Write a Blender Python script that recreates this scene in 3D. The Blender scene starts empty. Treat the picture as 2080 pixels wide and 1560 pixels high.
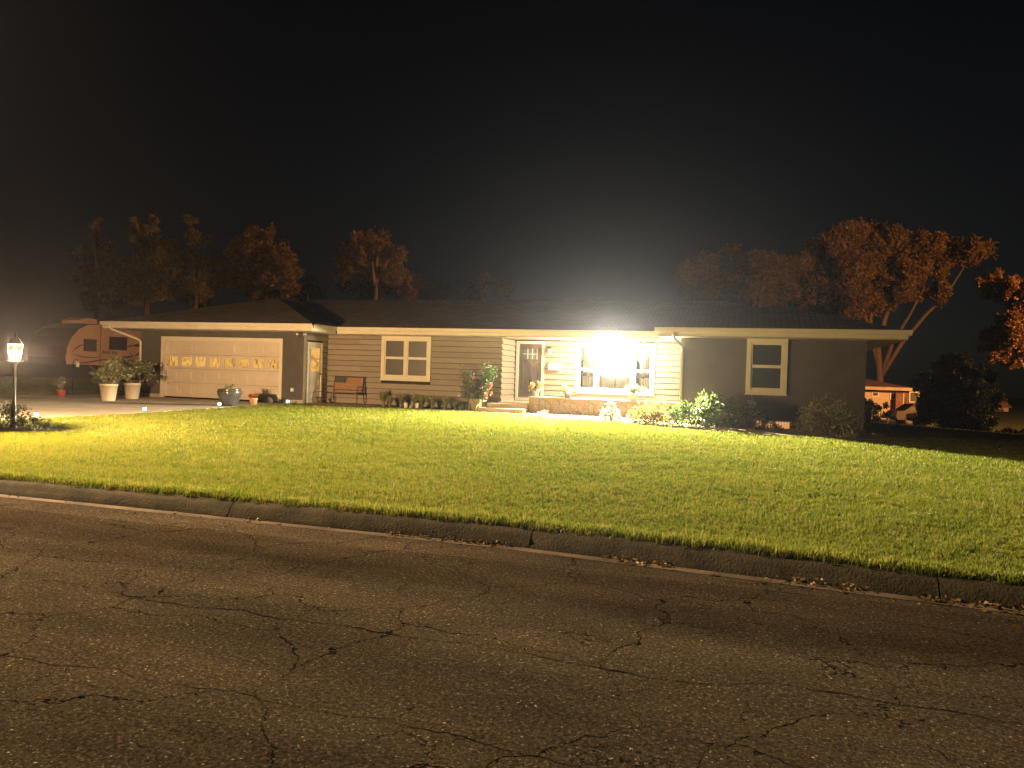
import bpy, math, random
import numpy as np
from mathutils import Vector, Matrix
random.seed(7); rng = np.random.default_rng(7)
R_ = math.radians
S = bpy.context.scene
COL = S.collection

# ------------------------------------------------------------------ camera
FPX, CXP, CYP = 1560.0, 1040.0, 780.0          # photo pixels
YAW, PITCH, ROLL, CAMH = 17.3, -0.8, 1.8, 1.5
def _basis():
    y, p, r = R_(YAW), R_(PITCH), R_(ROLL)
    fwd = Vector((-math.sin(y)*math.cos(p), math.cos(y)*math.cos(p), math.sin(p)))
    right = Vector((math.cos(y), math.sin(y), 0)); up = right.cross(fwd)
    return fwd, right*math.cos(r)+up*math.sin(r), -right*math.sin(r)+up*math.cos(r)
FW, RT, UP = _basis()
cam = bpy.data.cameras.new('camera'); camo = bpy.data.objects.new('camera', cam); COL.objects.link(camo)
cam.sensor_fit = 'HORIZONTAL'; cam.sensor_width = 36.0; cam.lens = 36.0*FPX/2080.0
cam.clip_start = 0.05; cam.clip_end = 2000
camo.matrix_world = Matrix(((RT.x, UP.x, -FW.x, 0), (RT.y, UP.y, -FW.y, 0), (RT.z, UP.z, -FW.z, CAMH), (0, 0, 0, 1)))
S.camera = camo

# ------------------------------------------------------------------ world, exposure
W = bpy.data.worlds.new('World'); S.world = W; W.use_nodes = True
wn = W.node_tree.nodes; wl = W.node_tree.links
sky = wn.new('ShaderNodeTexSky'); sky.sky_type = 'NISHITA'; sky.sun_disc = False
sky.sun_elevation = R_(22.0); sky.sun_rotation = R_(200); sky.altitude = 200
wn['Background'].inputs['Strength'].default_value = 0.0007
wl.new(sky.outputs[0], wn['Background'].inputs['Color'])
S.view_settings.view_transform = 'Standard'; S.view_settings.look = 'None'
S.view_settings.exposure = 0.0; S.view_settings.gamma = 1.0; S.view_settings.use_curve_mapping = False
S.cycles.use_denoising = True
try: S.cycles.denoiser = 'OPENIMAGEDENOISE'
except Exception: pass
S.cycles.max_bounces = 5; S.cycles.diffuse_bounces = 3; S.cycles.glossy_bounces = 3
S.cycles.transmission_bounces = 4; S.cycles.transparent_max_bounces = 8; S.cycles.volume_bounces = 0
S.cycles.sample_clamp_indirect = 3.0; S.cycles.caustics_reflective = False; S.cycles.caustics_refractive = False
PORCH_I, LAWN_FILL_W, POST_I, SODIUM_W, STREET_W, HAZE, LENS_GLOW_G = 130.0, 54000.0, 600.0, 100000.0, 27000.0, 0.00027, 0.82
PORCH_C, POST_C = (1.0, 0.80, 0.49), (1.0, 0.59, 0.28)

# a tall street lamp beyond the right edge of the picture lights the neighbour and the far trees
sl = bpy.data.lights.new('street_lamp_light', 'SPOT'); slo = bpy.data.objects.new('street_lamp_light', sl); COL.objects.link(slo)
sl.energy = SODIUM_W; sl.color = (1.0, 0.42, 0.11); sl.spot_size = R_(114); sl.spot_blend = 0.12; sl.shadow_soft_size = 0.15
slo.location = (31, 40, 8.6)
slo.rotation_euler = (Vector((-8, 76, 13)) - Vector(slo.location)).to_track_quat('-Z', 'Y').to_euler()

# a cut-off street lamp beyond the left edge, above the verge, lights the road
s2 = bpy.data.lights.new('street_lamp_light', 'SPOT'); s2o = bpy.data.objects.new('street_lamp_light', s2); COL.objects.link(s2o)
s2.energy = STREET_W; s2.color = (1.0, 0.63, 0.32); s2.spot_size = R_(96); s2.spot_blend = 0.9; s2.shadow_soft_size = 0.15
s2o.location = (-17, 7.0, 8.0)
s2o.rotation_euler = (Vector((-2.0, 2.5, 0)) - Vector(s2o.location)).to_track_quat('-Z', 'Y').to_euler()

# ------------------------------------------------------------------ helpers
def at(px, py, Y):
    d = FW + RT*((px-CXP)/FPX) - UP*((py-CYP)/FPX)
    t = Y/d.y
    return Vector((d.x*t, Y, CAMH+d.z*t))
def sstep(t):
    t = min(1, max(0, t)); return t*t*(3-2*t)
def koff(x):
    """the kerb line bends gently towards the street at the right"""
    return -0.092*min(max(x+2.0, 0.0), 10.0)
def tz(x, y):
    """height of the terrain"""
    if y < 6.6+koff(x): return 0.0
    u = sstep(((x-1.0)+0.75*max(0.0, y-22.0))/48.0)
    lawn = 0.145 + 0.02*math.sin(x*0.35+1)*math.sin(y*0.3)*sstep((y-7)/4)*sstep((22-y)/4)
    return lawn - 1.5*u - 0.0*max(0, y-80)

class B:
    def __init__(s): s.v, s.f = [], []
    def add(s, vs, fs):
        n = len(s.v); s.v += [tuple(p) for p in vs]; s.f += [tuple(i+n for i in q) for q in fs]; return s
    def hexa(s, p):   # 8 points: bottom 4 ccw, top 4 ccw
        return s.add(p, [(3,2,1,0),(4,5,6,7),(0,1,5,4),(1,2,6,5),(2,3,7,6),(3,0,4,7)])
    def box(s, x0, x1, y0, y1, z0, z1):
        return s.hexa([(x0,y0,z0),(x1,y0,z0),(x1,y1,z0),(x0,y1,z0),(x0,y0,z1),(x1,y0,z1),(x1,y1,z1),(x0,y1,z1)])
    def beam(s, a, b, w, h, up=(0,0,1)):
        a, b = Vector(a), Vector(b); d = (b-a).normalized(); u = Vector(up)
        sd = d.cross(u)
        if sd.length < 1e-4: sd = d.cross(Vector((1,0,0)))
        sd.normalize(); u = sd.cross(d)
        q = lambda c: [c-sd*w/2-u*h/2, c+sd*w/2-u*h/2, c+sd*w/2+u*h/2, c-sd*w/2+u*h/2]
        p, r = q(a), q(b)
        return s.add(p+r, [(0,1,2,3),(7,6,5,4),(0,4,5,1),(1,5,6,2),(2,6,7,3),(3,7,4,0)])
    def tube(s, pts, rad, n=8, cap=True):
        pts = [Vector(p) for p in pts]; m = len(pts)
        rads = rad if isinstance(rad, (list, tuple)) else [rad]*m
        n0 = len(s.v); prev = None
        for i, p in enumerate(pts):
            d = (pts[min(i+1, m-1)]-pts[max(i-1, 0)])
            d = d.normalized() if d.length > 1e-9 else Vector((0,0,1))
            if prev is None:
                a = d.cross(Vector((0,0,1)) if abs(d.z) < .9 else Vector((1,0,0))).normalized()
            else:
                a = prev - d*prev.dot(d); a = a.normalized() if a.length > 1e-6 else d.orthogonal().normalized()
            prev = a; b = d.cross(a)
            for k in range(n):
                t = 2*math.pi*k/n
                s.v.append(tuple(p + (a*math.cos(t)+b*math.sin(t))*rads[i]))
        for i in range(m-1):
            for k in range(n):
                k2 = (k+1) % n
                s.f.append((n0+i*n+k, n0+i*n+k2, n0+(i+1)*n+k2, n0+(i+1)*n+k))
        if cap:
            s.f.append(tuple(n0+k for k in reversed(range(n)))); s.f.append(tuple(n0+(m-1)*n+k for k in range(n)))
        return s
    def lathe(s, c, prof, n=20, sx=1, sy=1):
        c = Vector(c); n0 = len(s.v); m = len(prof)
        for r, z in prof:
            for k in range(n):
                t = 2*math.pi*k/n
                s.v.append((c.x+r*sx*math.cos(t), c.y+r*sy*math.sin(t), c.z+z))
        for i in range(m-1):
            for k in range(n):
                k2 = (k+1) % n
                s.f.append((n0+i*n+k, n0+i*n+k2, n0+(i+1)*n+k2, n0+(i+1)*n+k))
        s.f.append(tuple(n0+k for k in reversed(range(n)))); s.f.append(tuple(n0+(m-1)*n+k for k in range(n)))
        return s
    def ball(s, c, r, n=12, m=8, sc=(1,1,1)):
        prof = [(max(1e-4, math.sin(math.pi*i/m))*r, -math.cos(math.pi*i/m)*r*sc[2]) for i in range(m+1)]
        return s.lathe(c, prof, n, sc[0], sc[1])
    def quad(s, a, b, c, d): return s.add([a,b,c,d], [(0,1,2,3)])
    def prism(s, poly, fn, t0, t1):
        """poly: list of 2D, fn(u,v,t)->3D"""
        n = len(poly)
        vs = [fn(u, v, t0) for u, v in poly]+[fn(u, v, t1) for u, v in poly]
        fs = [tuple(reversed(range(n))), tuple(range(n, 2*n))]
        fs += [(i, (i+1) % n, n+(i+1) % n, n+i) for i in range(n)]
        return s.add(vs, fs)
    def mesh(s, name, org=(0,0,0)):
        ox, oy, oz = org
        me = bpy.data.meshes.new(name)
        me.from_pydata([(x-ox, y-oy, z-oz) for x, y, z in s.v], [], s.f); me.update()
        return me
    def make(s, name, mat, parent=None, smooth=False, org=None):
        o_ = org if org is not None else (parent['org'] if parent is not None and 'org' in parent else (0,0,0))
        me = s.mesh(name, o_)
        if mat is not None: me.materials.append(mat)
        if smooth: me.polygons.foreach_set('use_smooth', [True]*len(me.polygons))
        return link(name, me, parent, o_)
def link(name, me, parent=None, org=(0,0,0)):
    o = bpy.data.objects.new(name, me); COL.objects.link(o)
    o['org'] = tuple(org)
    if parent is not None: o.parent = parent
    else: o.location = org
    return o
def thing(name, label, cat, loc=(0,0,0), group=None):
    o = bpy.data.objects.new(name, None); COL.objects.link(o)
    o.location = loc; o['org'] = tuple(loc); o['label'] = label; o['category'] = cat
    o.empty_display_size = .2
    if group: o['group'] = group
    return o
def tag(o, label, cat, group=None):
    o['label'] = label; o['category'] = cat
    if group: o['group'] = group
    return o
def kind(o, k): o['kind'] = k; return o
def copy_tree(o, parent=None):
    c = o.copy(); COL.objects.link(c); c.parent = parent
    for ch in list(o.children): copy_tree(ch, c)
    return c
def fast_mesh(name, V, F):
    """V (n,3), F (m,4) numpy"""
    me = bpy.data.meshes.new(name); V = np.asarray(V, np.float32); F = np.asarray(F, np.int32); k = F.shape[1]
    me.vertices.add(len(V)); me.vertices.foreach_set('co', V.ravel())
    me.loops.add(F.size); me.loops.foreach_set('vertex_index', F.ravel())
    me.polygons.add(len(F)); me.polygons.foreach_set('loop_start', np.arange(0, F.size, k, dtype=np.int32))
    me.update(calc_edges=True)
    return me

# ------------------------------------------------------------------ materials
MATS = {}
def nt(name):
    m = bpy.data.materials.new(name); m.use_nodes = True
    return m, m.node_tree.nodes, m.node_tree.links, m.node_tree.nodes['Principled BSDF']
def N(ns, t, **kw):
    n = ns.new(t)
    for k, v in kw.items():
        if k in n.inputs: n.inputs[k].default_value = v
        else: setattr(n, k, v)
    return n
def ramp(ns, ls, fac, stops):
    r = ns.new('ShaderNodeValToRGB'); el = r.color_ramp.elements
    el[0].position, el[0].color = stops[0][0], (*stops[0][1], 1)
    el[1].position, el[1].color = stops[-1][0], (*stops[-1][1], 1)
    for p, c in stops[1:-1]:
        e = el.new(p); e.color = (*c, 1)
    ls.new(fac, r.inputs[0]); return r
def mat(name, col, rough=.6, var=.25, scale=6, bump=.0, bscale=None, stretch=(1,1,1), spec=.4, metal=0, objvar=0.0, detail=5):
    if name in MATS: return MATS[name]
    m, ns, ls, p = nt(name)
    tc = N(ns, 'ShaderNodeTexCoord'); mp = N(ns, 'ShaderNodeMapping'); mp.inputs['Scale'].default_value = stretch
    ls.new(tc.outputs['Object'], mp.inputs[0])
    no = N(ns, 'ShaderNodeTexNoise', Scale=scale, Detail=detail, Roughness=.6); ls.new(mp.outputs[0], no.inputs['Vector'])
    a = tuple(c*(1-var) for c in col); b = tuple(min(1, c*(1+var)) for c in col)
    r = ramp(ns, ls, no.outputs[0], [(.3, a), (.7, b)])
    out = r.outputs[0]
    if objvar:
        oi = N(ns, 'ShaderNodeObjectInfo'); mr = N(ns, 'ShaderNodeMapRange'); mr.inputs[3].default_value = 1-objvar; mr.inputs[4].default_value = 1+objvar
        ls.new(oi.outputs['Random'], mr.inputs[0])
        mx = N(ns, 'ShaderNodeVectorMath', operation='SCALE'); ls.new(out, mx.inputs[0]); ls.new(mr.outputs[0], mx.inputs['Scale']); out = mx.outputs[0]
    ls.new(out, p.inputs['Base Color'])
    p.inputs['Roughness'].default_value = rough; p.inputs['Specular IOR Level'].default_value = spec; p.inputs['Metallic'].default_value = metal
    if bump:
        n2 = N(ns, 'ShaderNodeTexNoise', Scale=bscale or scale*4, Detail=4); ls.new(mp.outputs[0], n2.inputs['Vector'])
        bm = N(ns, 'ShaderNodeBump', Strength=bump, Distance=.02); ls.new(n2.outputs[0], bm.inputs['Height']); ls.new(bm.outputs[0], p.inputs['Normal'])
    MATS[name] = m; return m
def emat(name, col, strength):
    if name in MATS: return MATS[name]
    m, ns, ls, p = nt(name)
    p.inputs['Base Color'].default_value = (.8,.8,.8,1)
    p.inputs['Emission Color'].default_value = (*col, 1); p.inputs['Emission Strength'].default_value = strength
    MATS[name] = m; return m
def leafmat(name, col, trans=.4, var=.45, rough=.5, gloss=.04):
    if name in MATS: return MATS[name]
    m, ns, ls, p = nt(name); ns.remove(p); out = ns['Material Output']
    ge = N(ns, 'ShaderNodeNewGeometry')
    a = tuple(c*(1-var) for c in col); b = tuple(c*(1+var) for c in col)
    r = ramp(ns, ls, ge.outputs['Random Per Island'], [(0, a), (1, b)])
    d = N(ns, 'ShaderNodeBsdfDiffuse'); t = N(ns, 'ShaderNodeBsdfTranslucent'); g = N(ns, 'ShaderNodeBsdfGlossy', Roughness=rough)
    ls.new(r.outputs[0], d.inputs[0]); ls.new(r.outputs[0], t.inputs[0]); g.inputs[0].default_value = (1,1,1,1)
    m1 = N(ns, 'ShaderNodeMixShader'); m1.inputs[0].default_value = trans; ls.new(d.outputs[0], m1.inputs[1]); ls.new(t.outputs[0], m1.inputs[2])
    m2 = N(ns, 'ShaderNodeMixShader'); m2.inputs[0].default_value = gloss; ls.new(m1.outputs[0], m2.inputs[1]); ls.new(g.outputs[0], m2.inputs[2])
    ls.new(m2.outputs[0], out.inputs[0]); MATS[name] = m; return m
def glassmat(name, tint=(.9,.95,.95), refl=.09):
    m, ns, ls, p = nt(name); ns.remove(p); out = ns['Material Output']
    t = N(ns, 'ShaderNodeBsdfTransparent'); t.inputs[0].default_value = (*tint, 1)
    g = N(ns, 'ShaderNodeBsdfGlossy', Roughness=.02); fr = N(ns, 'ShaderNodeFresnel', IOR=1.5)
    mx = N(ns, 'ShaderNodeMixShader'); ls.new(fr.outputs[0], mx.inputs[0]); ls.new(t.outputs[0], mx.inputs[1]); ls.new(g.outputs[0], mx.inputs[2])
    ls.new(mx.outputs[0], out.inputs[0]); MATS[name] = m; return m

M_SIDING = mat('painted_siding', (.29,.25,.205), .55, .13, 3, .25, 9, (1,1,14), .35, objvar=.09)
M_SHEATH = mat('dark_sheathing', (.03,.025,.02), .9, .2, 4)
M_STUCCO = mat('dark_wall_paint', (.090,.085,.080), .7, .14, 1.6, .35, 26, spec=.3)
M_TRIM = mat('cream_trim_paint', (.66,.62,.53), .45, .07, 2, .05, 20)
M_WHITE = mat('white_paint', (.78,.76,.70), .4, .05, 2)
M_DOORW = mat('garage_door_paint', (.60,.545,.47), .45, .06, 1.5, .05, 30)
M_BOOTH = mat('entry_door_stain', (.085,.066,.05), .45, .3, 4, .1, 20, (6,1,.6))
M_CONC = mat('driveway_concrete', (.40,.35,.29), .85, .2, 1.2, .25, 60, objvar=.07)
M_STEP = mat('step_concrete', (.42,.36,.28), .85, .15, 3, .2, 60)
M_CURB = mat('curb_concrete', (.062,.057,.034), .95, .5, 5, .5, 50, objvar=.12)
M_PAVER = mat('patio_paver', (.30,.19,.13), .85, .25, 3, .25, 50, objvar=.18)
M_MORTAR = mat('mortar', (.42,.36,.27), .9, .15, 20, .3, 80)
M_BLACK = mat('black_metal', (.018,.017,.016), .4, .2, 10, spec=.5)
M_BROWNM = mat('dark_bronze_metal', (.05,.04,.032), .45, .2, 10)
M_SLAT = mat('orange_wood_slat', (.34,.165,.065), .5, .25, 5, .1, 40, (1,8,8))
M_CANTON = mat('charcoal_panel_paint', (.05,.06,.055), .5, .1, 10)
M_TERRA = mat('beige_planter', (.56,.50,.40), .6, .1, 8)
M_BARK = mat('tree_bark', (.12,.085,.055), .9, .35, 5, .6, 14, (1,1,.25))
M_STEM = mat('plant_stem', (.24,.20,.11), .8, .25, 14)
M_SOIL = mat('bed_mulch', (.075,.05,.035), .95, .5, 18, .8, 40)
M_SCREEN = mat('window_screen', (.085,.08,.068), .35, .1, 3, spec=.5)
M_CURTAIN = mat('curtain_cloth', (.75,.72,.66), .9, .08, 3, .1, 8, (20,1,1))
M_SWAG = mat('swag_cloth', (.16,.10,.055), .9, .2, 6)
M_ROOM = mat('room_wall', (.10,.085,.065), .9, .1, 2)
M_GLASS = glassmat('window_glass')
M_LAMPGLASS = glassmat('lantern_glass', (.97,.95,.88))
MATS['porch_bulb'] = None; del MATS['porch_bulb']
M_ROCK = mat('tan_rock', (.45,.34,.22), .85, .25, 8, .5, 20)

def roof_mat():
    m, ns, ls, p = nt('asphalt_shingle')
    tc = N(ns, 'ShaderNodeTexCoord')
    br = N(ns, 'ShaderNodeTexBrick', Scale=1.0, **{'Mortar Size': .012, 'Brick Width': .33, 'Row Height': .14})
    br.inputs['Color1'].default_value = (.25,.215,.185,1); br.inputs['Color2'].default_value = (.18,.155,.132,1); br.inputs['Mortar'].default_value = (.05,.043,.037,1)
    ls.new(tc.outputs['UV'], br.inputs['Vector'])
    no = N(ns, 'ShaderNodeTexNoise', Scale=40, Detail=3); ls.new(tc.outputs['Object'], no.inputs['Vector'])
    no2 = N(ns, 'ShaderNodeTexNoise', Scale=.7, Detail=3); ls.new(tc.outputs['Object'], no2.inputs['Vector'])
    mr = N(ns, 'ShaderNodeMapRange'); mr.inputs[3].default_value = .65; mr.inputs[4].default_value = 1.35; ls.new(no2.outputs[0], mr.inputs[0])
    mx = N(ns, 'ShaderNodeVectorMath', operation='SCALE'); ls.new(br.outputs[0], mx.inputs[0]); ls.new(mr.outputs[0], mx.inputs['Scale'])
    ls.new(mx.outputs[0], p.inputs['Base Color']); p.inputs['Roughness'].default_value = .9; p.inputs['Specular IOR Level'].default_value = .2
    ad = N(ns, 'ShaderNodeMath', operation='MULTIPLY_ADD'); ls.new(no.outputs[0], ad.inputs[0]); ad.inputs[1].default_value = .5; ls.new(br.outputs['Fac'], ad.inputs[2])
    bm = N(ns, 'ShaderNodeBump', Strength=.6, Distance=.01); bm.invert = True; ls.new(ad.outputs[0], bm.inputs['Height']); ls.new(bm.outputs[0], p.inputs['Normal'])
    return m
M_ROOF = roof_mat()

def asphalt_mat():
    m, ns, ls, p = nt('cracked_asphalt')
    tc = N(ns, 'ShaderNodeTexCoord'); O = tc.outputs['Object']
    math_ = lambda op, a, b=None: (lambda n: (ls.new(a, n.inputs[0]) if not isinstance(a, (int, float)) else setattr(n.inputs[0], 'default_value', a),
                                  (None if b is None else (ls.new(b, n.inputs[1]) if not isinstance(b, (int, float)) else setattr(n.inputs[1], 'default_value', b))), n.outputs[0])[2])(N(ns, 'ShaderNodeMath', operation=op))
    # aggregate
    vo = N(ns, 'ShaderNodeTexVoronoi', Scale=125); ls.new(O, vo.inputs['Vector'])
    sep = N(ns, 'ShaderNodeSeparateColor'); ls.new(vo.outputs['Color'], sep.inputs[0])
    fine = N(ns, 'ShaderNodeTexNoise', Scale=46, Detail=6, Roughness=.8); ls.new(O, fine.inputs['Vector'])
    patch = N(ns, 'ShaderNodeTexNoise', Scale=.55, Detail=5, Roughness=.6); ls.new(O, patch.inputs['Vector'])
    base = ramp(ns, ls, fine.outputs[0], [(.34, (.022,.019,.014)), (.5, (.070,.060,.045)), (.66, (.150,.130,.100))])
    agg = ramp(ns, ls, sep.outputs[0], [(0, (.6,.6,.6)), (.85, (1.0,1.0,1.0)), (.95, (1.5,1.47,1.4)), (.994, (2.2,2.15,2.0)), (.998, (5,4.9,4.6))])
    mul = N(ns, 'ShaderNodeMix', data_type='RGBA', blend_type='MULTIPLY'); mul.inputs[0].default_value = 1
    ls.new(base.outputs[0], mul.inputs[6]); ls.new(agg.outputs[0], mul.inputs[7])
    pm = N(ns, 'ShaderNodeMapping'); pm.inputs['Scale'].default_value = (.45, 1.6, 1); ls.new(O, pm.inputs[0]); ls.new(pm.outputs[0], patch.inputs['Vector'])
    pr = ramp(ns, ls, patch.outputs[0], [(.3, (.5,.5,.5)), (.5, (.95,.95,.93)), (.7, (1.55,1.5,1.4))])
    mul2 = N(ns, 'ShaderNodeMix', data_type='RGBA', blend_type='MULTIPLY'); mul2.inputs[0].default_value = 1
    ls.new(mul.outputs[2], mul2.inputs[6]); ls.new(pr.outputs[0], mul2.inputs[7])
    # cracks
    wob = N(ns, 'ShaderNodeTexNoise', Scale=1.7, Detail=6, Roughness=.62); ls.new(O, wob.inputs['Vector'])
    wv = N(ns, 'ShaderNodeVectorMath', operation='SCALE'); ls.new(wob.outputs['Color'], wv.inputs[0]); wv.inputs['Scale'].default_value = .55
    cv = N(ns, 'ShaderNodeVectorMath', operation='ADD'); ls.new(O, cv.inputs[0]); ls.new(wv.outputs[0], cv.inputs[1])
    def crack(scale, width, lo, hi, nscale):
        v = N(ns, 'ShaderNodeTexVoronoi', Scale=scale, feature='DISTANCE_TO_EDGE'); ls.new(cv.outputs[0], v.inputs['Vector'])
        mask = N(ns, 'ShaderNodeTexNoise', Scale=nscale, Detail=3); ls.new(O, mask.inputs['Vector'])
        wmod = N(ns, 'ShaderNodeMapRange'); wmod.inputs[1].default_value = lo; wmod.inputs[2].default_value = hi; ls.new(mask.outputs[0], wmod.inputs[0])
        wid = math_('MULTIPLY', wmod.outputs[0], width)
        dv = math_('DIVIDE', v.outputs['Distance'], math_('ADD', wid, 1e-4))
        mr = N(ns, 'ShaderNodeMapRange'); mr.inputs[1].default_value = .5; mr.inputs[2].default_value = 1.0; mr.inputs[3].default_value = 1; mr.inputs[4].default_value = 0
        ls.new(dv, mr.inputs[0]); return mr.outputs[0]
    c1 = crack(.85, .0060, .32, .60, .9); c2 = crack(2.1, .0075, .46, .68, 1.3)
    # long seams parallel to the kerb
    sp = N(ns, 'ShaderNodeSeparateXYZ'); ls.new(O, sp.inputs[0])
    def seam(y, amp, w):
        nn = N(ns, 'ShaderNodeTexNoise', Scale=.8, Detail=4); nn.noise_dimensions = '1D'; ls.new(sp.outputs[0], nn.inputs['W'])
        off = math_('MULTIPLY', math_('SUBTRACT', nn.outputs[0], .5), amp)
        d = math_('ABSOLUTE', math_('SUBTRACT', math_('SUBTRACT', sp.outputs[1], y), off))
        mr = N(ns, 'ShaderNodeMapRange'); mr.inputs[1].default_value = w*.5; mr.inputs[2].default_value = w; mr.inputs[3].default_value = 1; mr.inputs[4].default_value = 0
        n3 = N(ns, 'ShaderNodeTexNoise', Scale=1.3, Detail=5, Roughness=.7); ls.new(O, n3.inputs['Vector'])
        m3 = N(ns, 'ShaderNodeMapRange'); m3.inputs[1].default_value = .40; m3.inputs[2].default_value = .60; ls.new(n3.outputs[0], m3.inputs[0])
        jit = math_('ADD', d, math_('MULTIPLY', math_('SUBTRACT', fine.outputs[0], .5), w*1.6)); ls.new(jit, mr.inputs[0])
        return math_('MULTIPLY', mr.outputs[0], m3.outputs[0])
    s1 = seam(3.95, .5, .016); s2 = seam(5.78, .10, .009); s3 = seam(2.95, .55, .008)
    allc = math_('MAXIMUM', math_('MAXIMUM', c1, c2), math_('MAXIMUM', s1, math_('MAXIMUM', s2, s3)))
    edge = N(ns, 'ShaderNodeMapRange'); edge.inputs[1].default_value = 5.70; edge.inputs[2].default_value = 5.86; edge.inputs[3].default_value = 1; edge.inputs[4].default_value = 1.7   # worn strip of older tar beside the kerb
    ls.new(sp.outputs[1], edge.inputs[0]); esc = N(ns, 'ShaderNodeVectorMath', operation='SCALE'); ls.new(mul2.outputs[2], esc.inputs[0]); ls.new(edge.outputs[0], esc.inputs['Scale'])
    mul3 = N(ns, 'ShaderNodeMix', data_type='RGBA'); ls.new(allc, mul3.inputs[0]); ls.new(esc.outputs[0], mul3.inputs[6]); mul3.inputs[7].default_value = (.008,.007,.006,1)
    dif = N(ns, 'ShaderNodeBsdfDiffuse'); glo = N(ns, 'ShaderNodeBsdfGlossy', Roughness=.32); mxs = N(ns, 'ShaderNodeMixShader')
    ls.new(mul3.outputs[2], dif.inputs[0]); ls.new(dif.outputs[0], mxs.inputs[1]); ls.new(glo.outputs[0], mxs.inputs[2]); ns.remove(p); ls.new(mxs.outputs[0], ns['Material Output'].inputs[0])
    # roughness: a few bright mineral chips
    rr = N(ns, 'ShaderNodeMapRange'); rr.inputs[1].default_value = .9965; rr.inputs[2].default_value = .998; rr.inputs[3].default_value = .0; rr.inputs[4].default_value = .02
    ls.new(sep.outputs[1], rr.inputs[0]); ls.new(rr.outputs[0], mxs.inputs[0])
    h = math_('ADD', math_('MULTIPLY', fine.outputs[0], 1.0), math_('MULTIPLY', sep.outputs[2], .35))
    h2 = math_('SUBTRACT', h, math_('MULTIPLY', allc, 1.6))
    bm = N(ns, 'ShaderNodeBump', Strength=.85, Distance=.006); ls.new(h2, bm.inputs['Height']); ls.new(bm.outputs[0], dif.inputs['Normal']); ls.new(bm.outputs[0], glo.inputs['Normal'])
    return m
M_ASPH = asphalt_mat()

def lit_pane_mat():
    m, ns, ls, p = nt('lit_garage_pane')
    tc = N(ns, 'ShaderNodeTexCoord'); oi = N(ns, 'ShaderNodeObjectInfo')
    mp = N(ns, 'ShaderNodeMapping'); mp.inputs['Scale'].default_value = (7, 1, 2.2); ls.new(tc.outputs['Object'], mp.inputs[0])
    ad = N(ns, 'ShaderNodeVectorMath', operation='SCALE'); ls.new(oi.outputs['Location'], ad.inputs[0]); ad.inputs['Scale'].default_value = 0
    no = N(ns, 'ShaderNodeTexNoise', Scale=1.2, Detail=4, Distortion=1.6); ls.new(mp.outputs[0], no.inputs['Vector'])
    r = ramp(ns, ls, no.outputs[0], [(.30, (.16,.07,.015)), (.43, (.70,.32,.06)), (.58, (1,.54,.13))])
    ls.new(r.outputs[0], p.inputs['Emission Color']); p.inputs['Emission Strength'].default_value = .85
    p.inputs['Base Color'].default_value = (.03,.025,.02,1); p.inputs['Roughness'].default_value = .1
    return m
M_LITPANE = lit_pane_mat()

def lawn_base_mat():
    return mat('lawn_soil', (.045,.06,.018), .95, .4, 6, .6, 40)
M_LAWN = lawn_base_mat()
def grass_mat():
    m, ns, ls, p = nt('grass_blade'); ns.remove(p); out = ns['Material Output']
    oi = N(ns, 'ShaderNodeObjectInfo'); geo = N(ns, 'ShaderNodeNewGeometry')
    no = N(ns, 'ShaderNodeTexNoise', Scale=.45, Detail=4, Roughness=.65); ls.new(geo.outputs['Position'], no.inputs['Vector'])
    a = N(ns, 'ShaderNodeMath', operation='MULTIPLY_ADD'); ls.new(oi.outputs['Random'], a.inputs[0]); a.inputs[1].default_value = .55; 
    sb = N(ns, 'ShaderNodeMath', operation='MULTIPLY'); ls.new(no.outputs[0], sb.inputs[0]); sb.inputs[1].default_value = .5; ls.new(sb.outputs[0], a.inputs[2])
    r = ramp(ns, ls, a.outputs[0], [(.14, (.07,.125,.010)), (.45, (.15,.20,.018)), (.70, (.22,.235,.030)), (.92, (.30,.26,.07))])
    d = N(ns, 'ShaderNodeBsdfDiffuse'); t = N(ns, 'ShaderNodeBsdfTranslucent'); g = N(ns, 'ShaderNodeBsdfGlossy', Roughness=.45)
    ls.new(r.outputs[0], d.inputs[0]); ls.new(r.outputs[0], t.inputs[0])
    m1 = N(ns, 'ShaderNodeMixShader'); m1.inputs[0].default_value = .55; ls.new(d.outputs[0], m1.inputs[1]); ls.new(t.outputs[0], m1.inputs[2])
    m2 = N(ns, 'ShaderNodeMixShader'); m2.inputs[0].default_value = .03; ls.new(m1.outputs[0], m2.inputs[1]); ls.new(g.outputs[0], m2.inputs[2])
    ls.new(m2.outputs[0], out.inputs[0]); return m
M_GRASS = grass_mat()

# ------------------------------------------------------------------ ground
def axis(lo, hi, pts): return sorted(set([lo, hi]+[p for p in pts if lo < p < hi]))
xs = axis(-280, 280, list(np.arange(-40, 40.1, 2.0))+list(np.arange(-280, 281, 24)))
ys = axis(6.6, 280, list(np.arange(6.6, 40.1, 2.0))+list(np.arange(40, 110, 5))+list(np.arange(110, 281, 24)))
g = B(); g.v = [(x, y if y > 6.61 else y+koff(x), tz(x, y) if y > 6.61 else 0.145) for y in ys for x in xs]; nx = len(xs)
g.f = [(j*nx+i, j*nx+i+1, (j+1)*nx+i+1, (j+1)*nx+i) for j in range(len(ys)-1) for i in range(nx-1)]
lawn = kind(g.make('lawn', M_LAWN, smooth=True), 'structure')
r = B(); r.box(-280, 280, -4.5, 6.62, -.3, 0); road = kind(r.make('road', M_ASPH), 'structure')
r = B(); gx = [-280, -100, -40, -20, -10, -4]+[-2+.5*i for i in range(25)]+[20, 60, 280]
for x in gx: r.v += [(x, 6.225+koff(x), .004), (x, 6.44+koff(x), .004)]
r.f = [(2*i, 2*i+2, 2*i+3, 2*i+1) for i in range(len(gx)-1)]
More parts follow.
